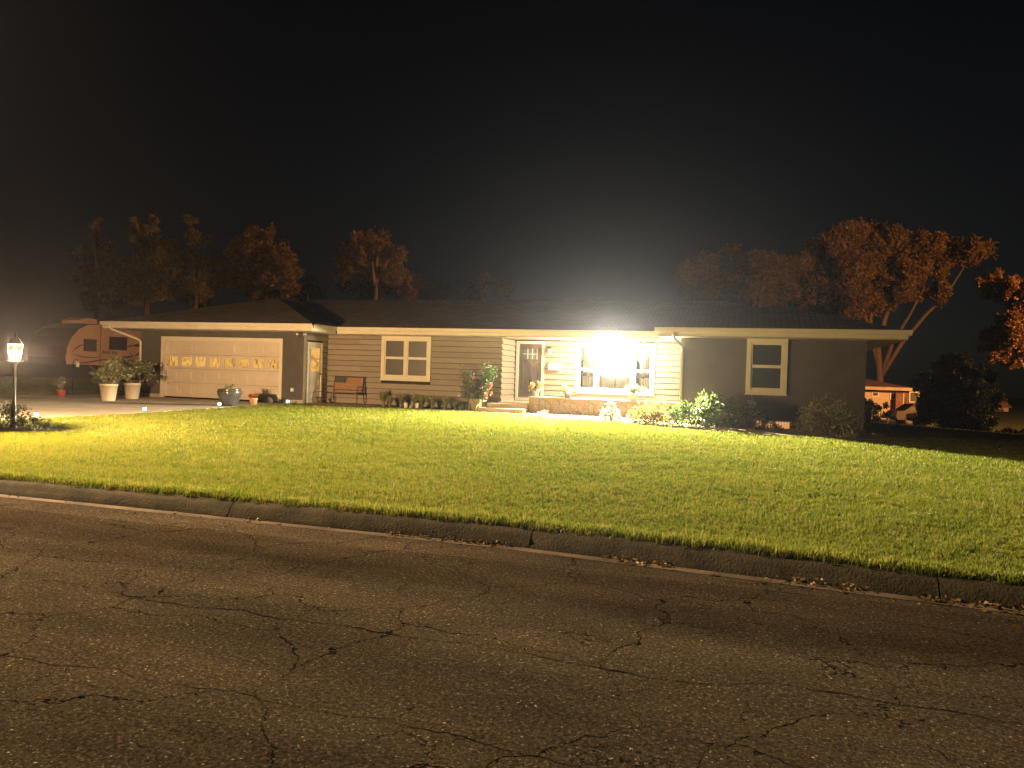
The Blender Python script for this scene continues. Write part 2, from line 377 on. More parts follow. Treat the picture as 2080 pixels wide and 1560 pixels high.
gut = kind(r.make('gutter', mat('gutter_concrete', (.15,.125,.09), .85, .6, 2.2, .4, 40)), 'structure')
r = B(); r.box(-280, 280, -280, -4.5, -.3, .08); kind(r.make('ground', M_LAWN), 'structure')
# kerb, segment by segment
curb = bpy.data.objects.new('curb', None); COL.objects.link(curb); curb['kind'] = 'structure'; curb['org'] = (0,0,0)
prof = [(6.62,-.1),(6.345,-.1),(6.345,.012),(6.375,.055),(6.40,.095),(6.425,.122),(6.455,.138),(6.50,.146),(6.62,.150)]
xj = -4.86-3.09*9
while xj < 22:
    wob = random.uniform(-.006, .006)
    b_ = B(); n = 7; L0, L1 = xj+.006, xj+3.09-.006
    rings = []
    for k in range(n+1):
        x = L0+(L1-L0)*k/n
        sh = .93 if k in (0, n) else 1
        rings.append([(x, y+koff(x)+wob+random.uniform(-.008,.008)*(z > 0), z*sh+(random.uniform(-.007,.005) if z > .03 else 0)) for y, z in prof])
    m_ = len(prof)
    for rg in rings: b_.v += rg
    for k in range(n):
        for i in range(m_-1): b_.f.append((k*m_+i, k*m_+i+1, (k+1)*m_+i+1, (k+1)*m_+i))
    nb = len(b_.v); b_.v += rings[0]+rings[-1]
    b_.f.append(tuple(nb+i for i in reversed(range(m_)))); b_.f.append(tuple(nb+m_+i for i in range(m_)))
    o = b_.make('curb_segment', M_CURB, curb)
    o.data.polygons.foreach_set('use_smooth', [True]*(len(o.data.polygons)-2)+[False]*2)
    xj += 3.09

# driveway slabs
drive = bpy.data.objects.new('driveway', None); COL.objects.link(drive); drive['kind'] = 'structure'; drive['org'] = (0,0,0)
DRX0, DRX1 = -24.6, -15.45
def drx1(y): return -15.05-(y-12.2)*.05 if y < 24 else -15.7
ysl = [6.62, 9.2, 11.9, 14.6, 17.3, 20.2, 23.97]; 
for j in range(len(ysl)-1):
    for i in range(3):
        f0, f1 = i/3, (i+1)/3
        y0, y1 = ysl[j]+.009, ysl[j+1]-.009
        q = lambda f, y: DRX0+(drx1(y)-DRX0)*f
        zt = .168+random.uniform(-.003,.003)
        b_ = B(); b_.hexa([(q(f0,y0)+.009,y0,.0),(q(f1,y0)-.009,y0,.0),(q(f1,y1)-.009,y1,.0),(q(f0,y1)+.009,y1,.0),
                           (q(f0,y0)+.009,y0,zt),(q(f1,y0)-.009,y0,zt),(q(f1,y1)-.009,y1,zt),(q(f0,y1)+.009,y1,zt)])
        b_.make('concrete_slab', M_CONC, drive)
# front walk and patio
walk = bpy.data.objects.new('front_walk', None); COL.objects.link(walk); walk['kind'] = 'structure'; walk['org'] = (0,0,0)
x = -15.32
while x < -7.2:
    x2 = min(x+1.32, -7.17); b_ = B(); b_.box(x+.006, x2-.006, 24.08+.03*math.sin(x), 24.72, .0, .172+random.uniform(-.003,.003)); b_.make('concrete_slab', M_CONC, walk); x = x2
patio = bpy.data.objects.new('bench_patio', None); COL.objects.link(patio); patio['kind'] = 'structure'; patio['org'] = (0,0,0)
for j in range(4):
    for i in range(10):
        x0 = -15.27+i*.235+(.11 if j % 2 else 0); b_ = B(); b_.box(x0+.005, x0+.23, 24.73+j*.215, 24.73+j*.215+.208, 0, .178+random.uniform(-.004,.004)); b_.make('paver', M_PAVER, patio)
# planting beds
def sheet(name, poly, z, m):
    b_ = B(); n = len(poly); c = (sum(p[0] for p in poly)/n, sum(p[1] for p in poly)/n)
    b_.v = [(x, y, tz(x, y)+z) for x, y in poly]+[(c[0], c[1], tz(*c)+z+.02)]
    b_.f = [(i, (i+1) % n, n) for i in range(n)]
    return kind(b_.make(name, m), 'structure')
BEDL = [(-12.86,24.73),(-8.8,24.73),(-8.8,25.58),(-12.86,25.58)]
BEDR = [(-7.15,24.2),(-6.7,23.75),(-5.3,23.1),(-4.0,22.5),(-3.0,22.0),(-1.98,21.5),(-1.2,20.9),(-.4,20.45),(.8,20.1),(2.0,20.0),(3.0,20.3),(3.4,21.5),(3.4,23.48),(-2.05,23.48),(-2.05,24.98),(-7.15,24.98)]
BEDP = [(-13.25+1.25*math.cos(t)*(1+.12*math.sin(3*t)), 11.0+.85*math.sin(t)) for t in np.linspace(0, 2*math.pi, 14, endpoint=False)]
sheet('planting_bed', BEDL, .02, M_SOIL)
sheet('gravel_bed', BEDR, .02, mat('bed_gravel_base', (.34,.26,.18), .9, .45, 30, .7, 60))
sheet('lamp_bed', BEDP, .015, M_SOIL)
def inpoly(x, y, P):
    c = False; j = len(P)-1
    for i in range(len(P)):
        if (P[i][1] > y) != (P[j][1] > y) and x < (P[j][0]-P[i][0])*(y-P[i][1])/(P[j][1]-P[i][1])+P[i][0]: c = not c
        j = i
    return c

# ------------------------------------------------------------------ grass
def grass():
    gcol = bpy.data.collections.new('grass_clumps')
    for k in range(5):
        V, F = [], []
        for b in range(15):
            a = random.uniform(0, 6.28); rr = .045*math.sqrt(random.random()); bx, by = rr*math.cos(a), rr*math.sin(a)
            hgt = random.uniform(.028, .062); lean = random.uniform(.05, .55)*hgt; d = random.uniform(0, 6.28); w = random.uniform(.0022, .0036)
            dx, dy = math.cos(d), math.sin(d); n = len(V)
            for t, ww in ((0, 1), (.55, .8), (1, .12)):
                cx_, cy_, cz_ = bx+dx*lean*t*t, by+dy*lean*t*t, hgt*t*(1-.15*t)
                V += [(cx_-dy*w*ww, cy_+dx*w*ww, cz_), (cx_+dy*w*ww, cy_-dx*w*ww, cz_)]
            F += [(n, n+1, n+3, n+2), (n+2, n+3, n+5, n+4)]
        o = bpy.data.objects.new('grass_clump', fast_mesh('grass_clump', V, F)); o.data.materials.append(M_GRASS); gcol.objects.link(o)
    # scatter: spacing grows with distance from the street
    pts = []
    def spacing(r): return .034*max(1.0, r/7.0)**1.0
    y = 5.55
    while y < 40:
        r0 = max(7, y*1.02); st = spacing(r0)
        xa, xb = -1.27*y-1.5, .34*y+2.0
        n = int((xb-xa)/st)
        X = xa+(np.arange(n)+rng.random(n))*st; Yv = y+rng.random(n)*st
        pts.append(np.stack([X, Yv, np.full(n, st)], 1)); y += st
    P = np.concatenate(pts)
    KO = np.array([koff(x) for x in P[:,0]]); ok = P[:,1]-KO > 6.50
    for i, (x, y, s) in enumerate(P):
        if (x > DRX0-.02 and x < drx1(y)+.0 and y < 24.1) or (y > 24.06 and x > -23.8 and x < 3.2) or (y > 23.3 and -2.1 < x < 3.2): ok[i] = False
        elif x > -7.3 and x < 3.5 and y > 19.9 and inpoly(x, y, BEDR): ok[i] = False
        elif x < -11.5 and abs(y-11) < 1 and inpoly(x, y, BEDP): ok[i] = False
    gap = np.sin(P[:,0]*5.3+2.1*np.sin(P[:,1]*2.9))*np.sin(P[:,1]*7.7+1.6*np.sin(P[:,0]*3.7))+.6*np.sin(P[:,0]*1.1-P[:,1]*1.9)
    ok &= rng.random(len(P)) > np.clip((gap-.5)*.6, .03, .55)
    P = P[ok]
    V = np.array([(x, y, max(.142, tz(x, y)) if y < 6.9 else tz(x, y)) for x, y, s in P], np.float32)
    patchy = np.sin(P[:,0]*2.1+1.7*np.sin(P[:,1]*1.3))*np.sin(P[:,1]*3.1+1.1*np.sin(P[:,0]*1.7))
    hf = 0.70+.55*rng.random(len(P))+.14*patchy
    rr_ = P[:, 2]/.034; sc = rr_**.80
    zs = rr_**.28*hf; edge = P[:, 1]-np.array([koff(x) for x in P[:,0]]) < 6.72; zs[edge] *= 1.0+.8*rng.random(edge.sum())**2; sc[edge] *= 1.4
    # worn thin patch on the left of the lawn
    me = bpy.data.meshes.new('grass'); me.vertices.add(len(V)); me.vertices.foreach_set('co', V.ravel())
    at1 = me.attributes.new('scl', 'FLOAT', 'POINT'); at1.data.foreach_set('value', sc.astype(np.float32))
    at3 = me.attributes.new('sclz', 'FLOAT', 'POINT'); at3.data.foreach_set('value', zs.astype(np.float32))
    at2 = me.attributes.new('rotz', 'FLOAT', 'POINT'); at2.data.foreach_set('value', (rng.random(len(V))*6.283).astype(np.float32))
    o = bpy.data.objects.new('grass', me); COL.objects.link(o); kind(o, 'stuff'); tag(o, 'short mown green grass of the front lawn', 'grass')
    ng = bpy.data.node_groups.new('grass_scatter', 'GeometryNodeTree')
    ng.interface.new_socket('Geometry', in_out='INPUT', socket_type='NodeSocketGeometry'); ng.interface.new_socket('Geometry', in_out='OUTPUT', socket_type='NodeSocketGeometry')
    n = ng.nodes; l = ng.links
    gi, go = n.new('NodeGroupInput'), n.new('NodeGroupOutput')
    ci = n.new('GeometryNodeCollectionInfo'); ci.inputs[0].default_value = gcol; ci.inputs['Separate Children'].default_value = True; ci.inputs['Reset Children'].default_value = True
    ip = n.new('GeometryNodeInstanceOnPoints'); ip.inputs['Pick Instance'].default_value = True
    a1 = n.new('GeometryNodeInputNamedAttribute'); a1.data_type = 'FLOAT'; a1.inputs[0].default_value = 'scl'
    a2 = n.new('GeometryNodeInputNamedAttribute'); a2.data_type = 'FLOAT'; a2.inputs[0].default_value = 'rotz'
    cx = n.new('ShaderNodeCombineXYZ'); l.new(a2.outputs[0], cx.inputs[2])
    mp = n.new('GeometryNodeMeshToPoints'); l.new(gi.outputs[0], mp.inputs[0])
    l.new(mp.outputs[0], ip.inputs['Points']); l.new(ci.outputs[0], ip.inputs['Instance']); l.new(cx.outputs[0], ip.inputs['Rotation']); a3 = n.new('GeometryNodeInputNamedAttribute'); a3.data_type = 'FLOAT'; a3.inputs[0].default_value = 'sclz'
    cs = n.new('ShaderNodeCombineXYZ'); l.new(a1.outputs[0], cs.inputs[0]); l.new(a1.outputs[0], cs.inputs[1]); l.new(a3.outputs[0], cs.inputs[2]); l.new(cs.outputs[0], ip.inputs['Scale'])
    l.new(ip.outputs[0], go.inputs[0])
    md = o.modifiers.new('scatter', 'NODES'); md.node_group = ng
    print('grass clumps', len(V))
grass()

# ------------------------------------------------------------------ house
house = thing('ranch_house', 'long low ranch house with grey siding, lit porch and white garage door', 'house', (0,0,0))
def part(name, b_, m, parent=None, smooth=False): return b_.make(name, m, parent or house, smooth)
FRONT = lambda y0: (lambda s, o, z: (s, y0-o, z))           # wall facing the street
EAST = lambda x0: (lambda s, o, z: (x0+o, s, z))            # wall facing right
def siding(wall, fn, s0, s1, z0, z1, course=.2, openings=(), joint=3.3):
    z = z0; k = 0
    while z < z1-.03:
        zt = min(z+course, z1)
        segs = [(s0, s1)]
        for (a, b, c, d) in openings:
            if d > z+.02 and c < zt-.02:
                new = []
                for p, q in segs:
                    if b <= p or a >= q: new.append((p, q)); continue
                    if a > p: new.append((p, a))
                    if b < q: new.append((b, q))
                segs = new
        for p, q in segs:
            cuts = [p]; t = p+random.uniform(1.2, joint)
            while t < q-.5: cuts.append(t); t += random.uniform(2.2, joint)
            cuts.append(q)
            for u, v in zip(cuts[:-1], cuts[1:]):
                if v-u < .02: continue
                g_ = .0015; lip = .042+random.uniform(-.003,.003); top = .004
                b_ = B(); b_.hexa([fn(u+g_,lip,z+.008), fn(v-g_,lip,z+.008), fn(v-g_,.001,z+.008), fn(u+g_,.001,z+.008),
                                   fn(u+g_,top,zt-.010), fn(v-g_,top,zt-.010), fn(v-g_,.001,zt-.010), fn(u+g_,.001,zt-.010)])
                b_.make('siding_board', M_SIDING, wall)
        z = zt; k += 1
def frame_boards(fn, s0, s1, z0, z1, w=.11, o0=.0, o1=.045, sill=True):
    b_ = B()
    def bx(a, b, c, d, oo=o1):
        b_.hexa([fn(a,oo,c), fn(b,oo,c), fn(b,o0,c), fn(a,o0,c), fn(a,oo,d), fn(b,oo,d), fn(b,o0,d), fn(a,o0,d)])
    bx(s0, s0+w, z0+w, z1-w); bx(s1-w, s1, z0+w, z1-w); bx(s0, s1, z1-w, z1, o1+.004); bx(s0, s1, z0, z0+w, o1+.004)
    return b_
def bxf(b_, fn, a, b, c, d, o0, o1):
    return b_.hexa([fn(a,o1,c), fn(b,o1,c), fn(b,o0,c), fn(a,o0,c), fn(a,o1,d), fn(b,o1,d), fn(b,o0,d), fn(a,o0,d)])
def sash_window(fn, s0, s1, z0, z1, cols=1, w=.12, pane_m=None):
    win = frame_boards(fn, s0, s1, z0, z1, w, 0, .078).make('window', M_TRIM, house)
    a, b, c, d = s0+w, s1-w, z0+w, z1-w; mull = .10
    cw = (b-a-mull*(cols-1))/cols
    for k in range(cols):
        p, q = a+k*(cw+mull), a+k*(cw+mull)+cw
        if k: m_ = B(); bxf(m_, fn, p-mull, p, c, d, 0, .07); m_.make('mullion', M_TRIM, win)
        zm = (c+d)/2
        for lo, hi, oo in ((c, zm, .030), (zm, d, .040)):
            sb = B(); t = .045
            bxf(sb, fn, p, p+t, lo, hi, oo-.025, oo+.012); bxf(sb, fn, q-t, q, lo, hi, oo-.025, oo+.012)
            bxf(sb, fn, p+t, q-t, lo, lo+t, oo-.025, oo+.011); bxf(sb, fn, p+t, q-t, hi-t, hi, oo-.025, oo+.011)
            sb.make('sash', M_TRIM, win)
            pb = B(); bxf(pb, fn, p+t, q-t, lo+t, hi-t, oo-.02, oo-.012); pb.make('pane', pane_m or M_SCREEN, win)
    sl_ = B(); bxf(sl_, fn, s0-.02, s1+.02, z0-.035, z0-.002, 0, .10); sl_.make('sill', M_TRIM, win)
    return win

ZE = 2.73           # soffit height
# --- walls
def wallbox(name, m, x0, x1, y0, y1, z0, z1): b_ = B(); b_.box(x0,x1,y0,y1,z0,z1); return part(name, b_, m)
# garage front wall with the door opening
GY = 24.0
b_ = B(); b_.box(-22.5,-21.40,GY,GY+.15,.30,ZE); b_.box(-16.28,-15.30,GY,GY+.15,.30,ZE); b_.box(-21.40,-16.28,GY,GY+.15,2.40,ZE)
garage_wall = part('garage_wall', b_, M_STUCCO)
b_ = B(); b_.box(-22.52,-21.53,GY-.02,GY+.14,-.1,.298); part('foundation', b_, M_STEP)
b_ = B(); b_.box(-16.16,-15.28,GY-.02,GY+.14,-.1,.298); part('foundation', b_, M_STEP)
# garage side wall + side door
side_wall = wallbox('side_wall', M_SHEATH, -15.45, -15.30, GY+.151, 25.6, .2, ZE)
SF = EAST(-15.30)
siding(side_wall, SF, GY+.13, 25.57, .26, ZE, .2, [(24.22, 25.22, 0, 2.40)])
b_ = B(); b_.box(-15.297,-15.255,GY-.012,GY+.12,.2,ZE); part('corner_board', b_, mat('corner_board_paint',(.27,.245,.21),.5,.1,3))
sd = thing  # (side door below)
door2 = frame_boards(SF, 24.2, 25.2, .20, 2.40, .09, 0, .05).make('side_door', M_WHITE, house)
b_ = B(); bxf(b_, SF, 24.29, 25.11, .29, 2.31, .0, .02); b_.make('door_leaf', M_WHITE, door2)
for (c, d) in ((.40,.72),(.80,1.12),(1.16,1.24)):
    b_ = frame_boards(SF, 24.40, 25.0, c, d, .04, .02, .032); b_.make('door_panel', M_WHITE, door2)
for (c, d) in ((1.34,1.78),(1.82,2.2)):
    b_ = B(); bxf(b_, SF, 24.42, 24.98, c, d, .02, .026); b_.make('pane', M_LITPANE, door2)
b_ = frame_boards(SF, 24.38, 25.02, 1.30, 2.24, .04, .02, .04); bxf(b_, SF, 24.42, 24.98, 1.78, 1.82, .02, .036); b_.make('glazing_bar', M_WHITE, door2)
b_ = B(); b_.ball(SF(25.04,.06,1.25), .03); b_.make('handle', M_BLACK, door2, True)
# main wall
MY = 25.6
main_wall = wallbox('main_wall', M_SHEATH, -15.30, -8.38, MY, MY+.15, .13, ZE)
siding(main_wall, FRONT(MY), -15.27, -8.385, .19, ZE, .2, [(-13.02,-11.05,1.13,2.735)])
sash_window(FRONT(MY), -13.02, -11.05, 1.13, 2.725, 2, .13)
b_ = B(); bxf(b_, FRONT(MY), -9.98,-9.87,.60,.68,.02,.06); part('outlet_box', b_, mat('outlet_plastic',(.5,.42,.34),.5,.05,3))
b_ = B(); bxf(b_, FRONT(GY), -15.78,-15.66,.60,.72,.0,.05); part('outlet_box', b_, M_WHITE)
# porch return wall
ret = wallbox('porch_return_wall', M_SHEATH, -8.53, -8.38, MY+.151, 27.2, .3, ZE+.05)
siding(ret, EAST(-8.38), MY-.02, 27.1, .52, ZE, .2)
b_ = B(); b_.box(-8.376,-8.345,MY-.03,27.15,.44,.52); part('base_board', b_, M_TRIM)
# porch back wall
PY = 27.2
back_wall = B()
back_wall.box(-8.38,-8.24,PY,PY+.15,.4,ZE+.05); back_wall.box(-7.36,-6.00,PY,PY+.15,.4,ZE+.05); back_wall.box(-3.3,-2.05,PY,PY+.15,.4,ZE+.05)
back_wall.box(-8.24,-7.36,PY,PY+.15,2.62,ZE+.05); back_wall.box(-6.0,-3.3,PY,PY+.15,.4,1.0)
back_wall = part('porch_back_wall', back_wall, M_SHEATH)
siding(back_wall, FRONT(PY), -8.34, -2.06, .52, ZE+.0, .2, [(-8.33,-7.25,0,2.73),(-6.08,-3.24,.90,2.83)], 5)
# wing front and left wall
WY = 23.5
wing_wall = wallbox('wing_wall', M_STUCCO, -2.05, 3.05, WY, WY+.15, -.25, ZE)
left_wing = wallbox('wing_side_wall', M_SHEATH, -2.05, -1.9, WY+.151, PY, .3, ZE)
siding(left_wing, (lambda s, o, z: (-2.05-o, s, z)), WY+.01, PY-.03, .40, ZE, .2)
wallbox('wing_end_wall', M_STUCCO, 2.90, 3.05, WY+.151, 34.4, -.5, ZE)
wallbox('rear_wall', M_STUCCO, -22.5, 3.05, 34.4, 34.55, -.5, ZE); wallbox('garage_end_wall', M_STUCCO, -22.5, -22.35, GY+.151, 34.4, 0, ZE)
sash_window(FRONT(WY), -.16, .97, 1.13, 2.725, 1, .13, mat('dark_wing_screen',(.035,.04,.045),.3,.1,3,spec=.5))
# basement window with lit pane
bw = frame_boards(FRONT(WY), .14, 1.14, -.01, .38, .035, 0, .03).make('basement_window', M_STEP, house)
for k in range(12):
    s0 = .185+k*.0765; b_ = B(); bxf(b_, FRONT(WY), s0, s0+.066, .03, .34, .003, .012)
    b_.make('blind_slat', emat('lit_blind',(1,.42,.15),.75), bw)
# --- porch: floor, ceiling, steps, stone wall
b_ = B(); b_.box(-8.38,-2.05,25.36,PY,.2,.50); part('porch_floor', b_, M_STEP)
b_ = B(); b_.box(-8.52,-2.06,25.45,PY,ZE+.02,ZE+.05); part('porch_ceiling', b_, M_WHITE)
b_ = B(); b_.box(-8.80,-7.19,24.45,25.36,.0,.31); part('step', b_, M_STEP)
b_ = B(); b_.box(-8.62,-7.19,24.86,25.36,.311,.455); part('step', b_, M_STEP)
# front door
PF = FRONT(PY)
fd = frame_boards(PF, -8.33, -7.25, .52, 2.70, .10, 0, .06).make('front_door', M_TRIM, house)
b_ = B(); bxf(b_, PF, -8.23, -7.35, .56, 2.60, -.05, -.005); b_.make('door_leaf', M_BOOTH, fd)
for p, q in ((-8.08,-7.82),(-7.76,-7.50)):
    b_ = frame_boards(PF, p, q, .82, 1.86, .035, -.006, .012); b_.make('door_panel', M_BOOTH, fd)
b_ = B(); bxf(b_, PF, -8.12, -7.46, 1.95, 2.0, -.006, .03); b_.make('door_shelf', M_BOOTH, fd)
for i in range(3):
    for j in range(2):
        b_ = B(); s0 = -8.06+i*.18; z0 = 2.05+j*.19; bxf(b_, PF, s0, s0+.155, z0, z0+.17, -.006, .002); b_.make('pane', mat('door_glass',(.10,.12,.15),.08,.1,3,spec=.8), fd)
b_ = B(); 
for s0 in (-7.905,-7.725,-7.55): bxf(b_, PF, s0, s0+.022, 2.04, 2.43, -.004, .014)
bxf(b_, PF, -8.07, -7.53, 2.222, 2.24, -.004, .012); b_.make('glazing_bar', M_WHITE, fd)
b_ = B(); b_.beam(PF(-7.43,.03,1.42), PF(-7.43,.03,1.62), .025, .025); b_.make('handle', M_BLACK, fd)
b_ = B(); bxf(b_, PF, -8.36,-7.22,.46,.52,0,.16); b_.make('threshold', M_STEP, fd)
# porch picture window
pw = frame_boards(PF, -6.08, -3.24, .90, 2.70, .13, 0, .06).make('picture_window', M_TRIM, house)
cols = [(-5.95,-5.36),(-5.26,-4.06),(-3.96,-3.37)]
for s0 in (-5.36,-4.06):
    b_ = B(); bxf(b_, PF, s0, s0+.10, 1.03, 2.57, -.04, .05); b_.make('mullion', M_TRIM, pw)
for k, (p, q) in enumerate(cols):
    zm = 1.72
    for lo, hi in (((1.03, zm), (zm, 2.57)) if k != 1 else ((1.03, 2.57),)):
        sb = frame_boards(PF, p, q, lo, hi, .05, -.03, .015); sb.make('sash', M_WHITE, pw)
        b_ = B(); b_.quad(PF(p+.05,-.005,lo+.05), PF(q-.05,-.005,lo+.05), PF(q-.05,-.005,hi-.05), PF(p+.05,-.005,hi-.05)); b_.make('pane', M_GLASS, pw)
b_ = B(); bxf(b_, PF, -6.11, -3.21, .86, .898, 0, .10); b_.make('sill', M_TRIM, pw)
def cloth(p, q, lo, hi, dep, folds, amp=.02):
    b_ = B(); n = folds*6
    for i in range(n+1):
        t = i/n; s_ = p+(q-p)*t; o_ = -dep+amp*math.sin(t*folds*2*math.pi)
        b_.v += [PF(s_, o_, lo), PF(s_, o_*1.02, hi)]
    b_.f = [(2*i, 2*i+2, 2*i+3, 2*i+1) for i in range(n)]
    return b_
for p, q in ((-5.24,-4.672),(-4.648,-4.08)): cloth(p, q, .99, 2.6, .16, 8).make('curtain', M_CURTAIN, pw, True)
cloth(-5.2,-4.12,2.06,2.10,.10,9,.012).make('curtain_rod', M_SWAG, pw, True)
for p, q, side in ((-5.97,-5.35,0),(-3.97,-3.36,1)):
    cloth(p, q, 2.06, 2.6, .09, 1, .004).make('roller_shade', M_CURTAIN, pw)
    mid = (p+q)/2+(0 if side == 0 else .06)
    cloth(mid-.18, mid+.19, 1.0, 2.06, .13, 4).make('curtain', M_CURTAIN, pw, True)
    b_ = B(); n = 14                                   # swag tied across the middle
    for i in range(n+1):
        t = i/n; s_ = p+(q-p)*t; zz = 1.62-.09*math.sin(t*math.pi)-.03*abs(math.sin(t*3*math.pi))
        b_.v += [PF(s_, -.085, zz-.05-.02*math.sin(t*9)), PF(s_, -.085, zz+.05)]
    b_.f = [(2*i, 2*i+2, 2*i+3, 2*i+1) for i in range(n)]; b_.make('swag', M_SWAG, pw, True)
b_ = B()
for a in ((-6.0,-3.3,PY+2.6,PY+2.65,.4,2.8),(-6.05,-6.0,PY+.15,PY+2.6,.4,2.8),(-3.3,-3.25,PY+.15,PY+2.6,.4,2.8),(-6.0,-3.3,PY+.15,PY+2.6,2.8,2.85),(-6.0,-3.3,PY+.15,PY+2.6,.35,.4)): b_.box(*a)
b_.make('room_shell', M_ROOM, house)
# house number
for k, ch in enumerate('1128'):
    fc = bpy.data.curves.new('number', 'FONT'); fc.body = ch; fc.size = .155; fc.extrude = .012; fc.align_x = 'CENTER'
    o = bpy.data.objects.new('tmp', fc); dg = bpy.context.evaluated_depsgraph_get(); COL.objects.link(o); dg.update()
    me = bpy.data.meshes.new_from_object(o.evaluated_get(dg)); bpy.data.objects.remove(o)
    me.transform(Matrix.Translation((-6.94+k*.105, PY-.043, 2.155)) @ Matrix.Rotation(R_(90), 4, 'X') @ Matrix.Shear('XY', 4, (0,0)))
    me.materials.append(M_WHITE); link('house_number', me, house)
b_ = B(); bxf(b_, PF, -3.06,-2.94,.62,.74,.02,.07); part('outlet_box', b_, M_WHITE)
b_ = B(); bxf(b_, PF, -2.25,-2.12,.62,.78,.02,.09); part('outlet_box', b_, M_WHITE)
# planter wall of flagstones
SWX0, SWX1, SWY = -7.17, -2.08, 25.0
stw = B(); stw.box(SWX0, SWX1, SWY+.0, 25.355, -.1, .69); stw = part('stone_wall', stw, M_MORTAR)
def clip(poly, a, b, c):
    out = []
    for i in range(len(poly)):
        p, q = poly[i], poly[(i+1) % len(poly)]; dp, dq = a*p[0]+b*p[1]-c, a*q[0]+b*q[1]-c
        if dp <= 0: out.append(p)
        if dp*dq < 0:
            t = dp/(dp-dq); out.append((p[0]+(q[0]-p[0])*t, p[1]+(q[1]-p[1])*t))
    return out
sites = []
tries = 0
while len(sites) < 74 and tries < 6000:
    tries += 1; p = (random.uniform(SWX0, SWX1), random.uniform(.08, .69))
    if all(((p[0]-q[0])/1.35)**2+(p[1]-q[1])**2 > .0195*random.uniform(.6,1.3) for q in sites): sites.append(p)
STONES = [mat('flagstone_%s' % n, c, .8, .3, 7, .6, 22, objvar=.15) for n, c in (('tan',(.29,.215,.125)),('brown',(.22,.15,.09)),('grey',(.25,.21,.15)),('rust',(.28,.13,.075)),('olive',(.24,.20,.11)))]
for p in sites:
    poly = [(SWX0+.01,.06),(SWX1-.01,.06),(SWX1-.01,.685),(SWX0+.01,.685)]
    for q in sites:
        if q is p: continue
        d2 = (p[0]-q[0])**2+(p[1]-q[1])**2
        if d2 > 1.2: continue
        a, b = q[0]-p[0], q[1]-p[1]; L = math.hypot(a, b); c = (a*(p[0]+q[0])/2+b*(p[1]+q[1])/2)/L-.011
        poly = clip(poly, a/L, b/L, c)
        if len(poly) < 3: break
    if len(poly) < 3: continue
    cx_, cz_ = sum(v[0] for v in poly)/len(poly), sum(v[1] for v in poly)/len(poly)
    # round the corners
    rp = []
    for i in range(len(poly)):
        a, b, c = poly[i-1], poly[i], poly[(i+1) % len(poly)]
        rp += [(b[0]+(a[0]-b[0])*.2, b[1]+(a[1]-b[1])*.2), (b[0]+(c[0]-b[0])*.2, b[1]+(c[1]-b[1])*.2)]
    d = .022+random.uniform(0,.016); b_ = B(); n = len(rp)
    inner = [(cx_+(u-cx_)*.86, cz_+(v-cz_)*.86) for u, v in rp]
    b_.v = [(u, SWY-.001, v) for u, v in rp]+[(u, SWY-d*.75, v) for u, v in rp]+[(u, SWY-d-random.uniform(0,.004), v) for u, v in inner]
    b_.f = [(i, n+i, n+(i+1) % n, (i+1) % n) for i in range(n)]+[(n+i, 2*n+i, 2*n+(i+1) % n, n+(i+1) % n) for i in range(n)]+[tuple(range(2*n, 3*n))]
    b_.f = [tuple(reversed(q)) for q in b_.f]
    b_.make('stone', random.choices(STONES, (4,3,3,1,2))[0], stw)
b_ = B(); x = SWX0-.02
while x < SWX1-.02:
    x2 = min(x+.85, SWX1-.005); b_ = B(); b_.box(x+.003, x2-.003, SWY-.045, 25.38, .69, .735+random.uniform(-.002,.002)); b_.make('cap_stone', M_STEP, stw); x = x2

# --- garage door
GD = FRONT(GY+.10)
b_ = B(); c0, c1 = -21.38, -16.30
for j in range(4): bxf(b_, GD, c0, c1, .215+j*.538+.004, .215+(j+1)*.538-.004, -.05, 0)
gd = b_.make('garage_door', M_DOORW, house)
cw = (c1-c0)/8
for j in range(4):
    for i in range(8):
        s0, s1 = c0+i*cw+.075, c0+(i+1)*cw-.075; z0, z1 = .215+j*.538+.085, .215+(j+1)*.538-.085
        if j == 2:
            s0 += .03; s1 -= .0; z0 += .005; z1 -= .005
            frame_boards(GD, s0-.035, s1+.035, z0-.03, z1+.03, .035, 0, .022).make('pane_frame', M_DOORW, gd)
            pb = B(); bxf(pb, GD, s0, s1, z0, z1, 0, .006); pb.make('pane', M_LITPANE, gd)
        else:
            pb = B()
            o1 = .016; e = .045
            pb.v = [GD(s0,.0,z0),GD(s1,.0,z0),GD(s1,.0,z1),GD(s0,.0,z1),
                    GD(s0+.012,.012,z0+.012),GD(s1-.012,.012,z0+.012),GD(s1-.012,.012,z1-.012),GD(s0+.012,.012,z1-.012),
                    GD(s0+e,.004,z0+e),GD(s1-e,.004,z0+e),GD(s1-e,.004,z1-e),GD(s0+e,.004,z1-e),
                    GD(s0+e+.03,.014,z0+e+.03),GD(s1-e-.03,.014,z0+e+.03),GD(s1-e-.03,.014,z1-e-.03),GD(s0+e+.03,.014,z1-e-.03)]
            for l_ in range(3):
                for i_ in range(4): pb.f.append((l_*4+i_, l_*4+(i_+1) % 4, l_*4+4+(i_+1) % 4, l_*4+4+i_))
            pb.f.append((12,13,14,15)); pb.make('panel', M_DOORW, gd)
gf = FRONT(GY)
b_ = B(); bxf(b_, gf, -21.52,-21.38,.18,2.36,-.1,.03); bxf(b_, gf, -16.30,-16.17,.18,2.36,-.1,.03); bxf(b_, gf, -21.52,-16.17,2.361,2.49,-.1,.034); part('garage_door_frame', b_, M_TRIM)

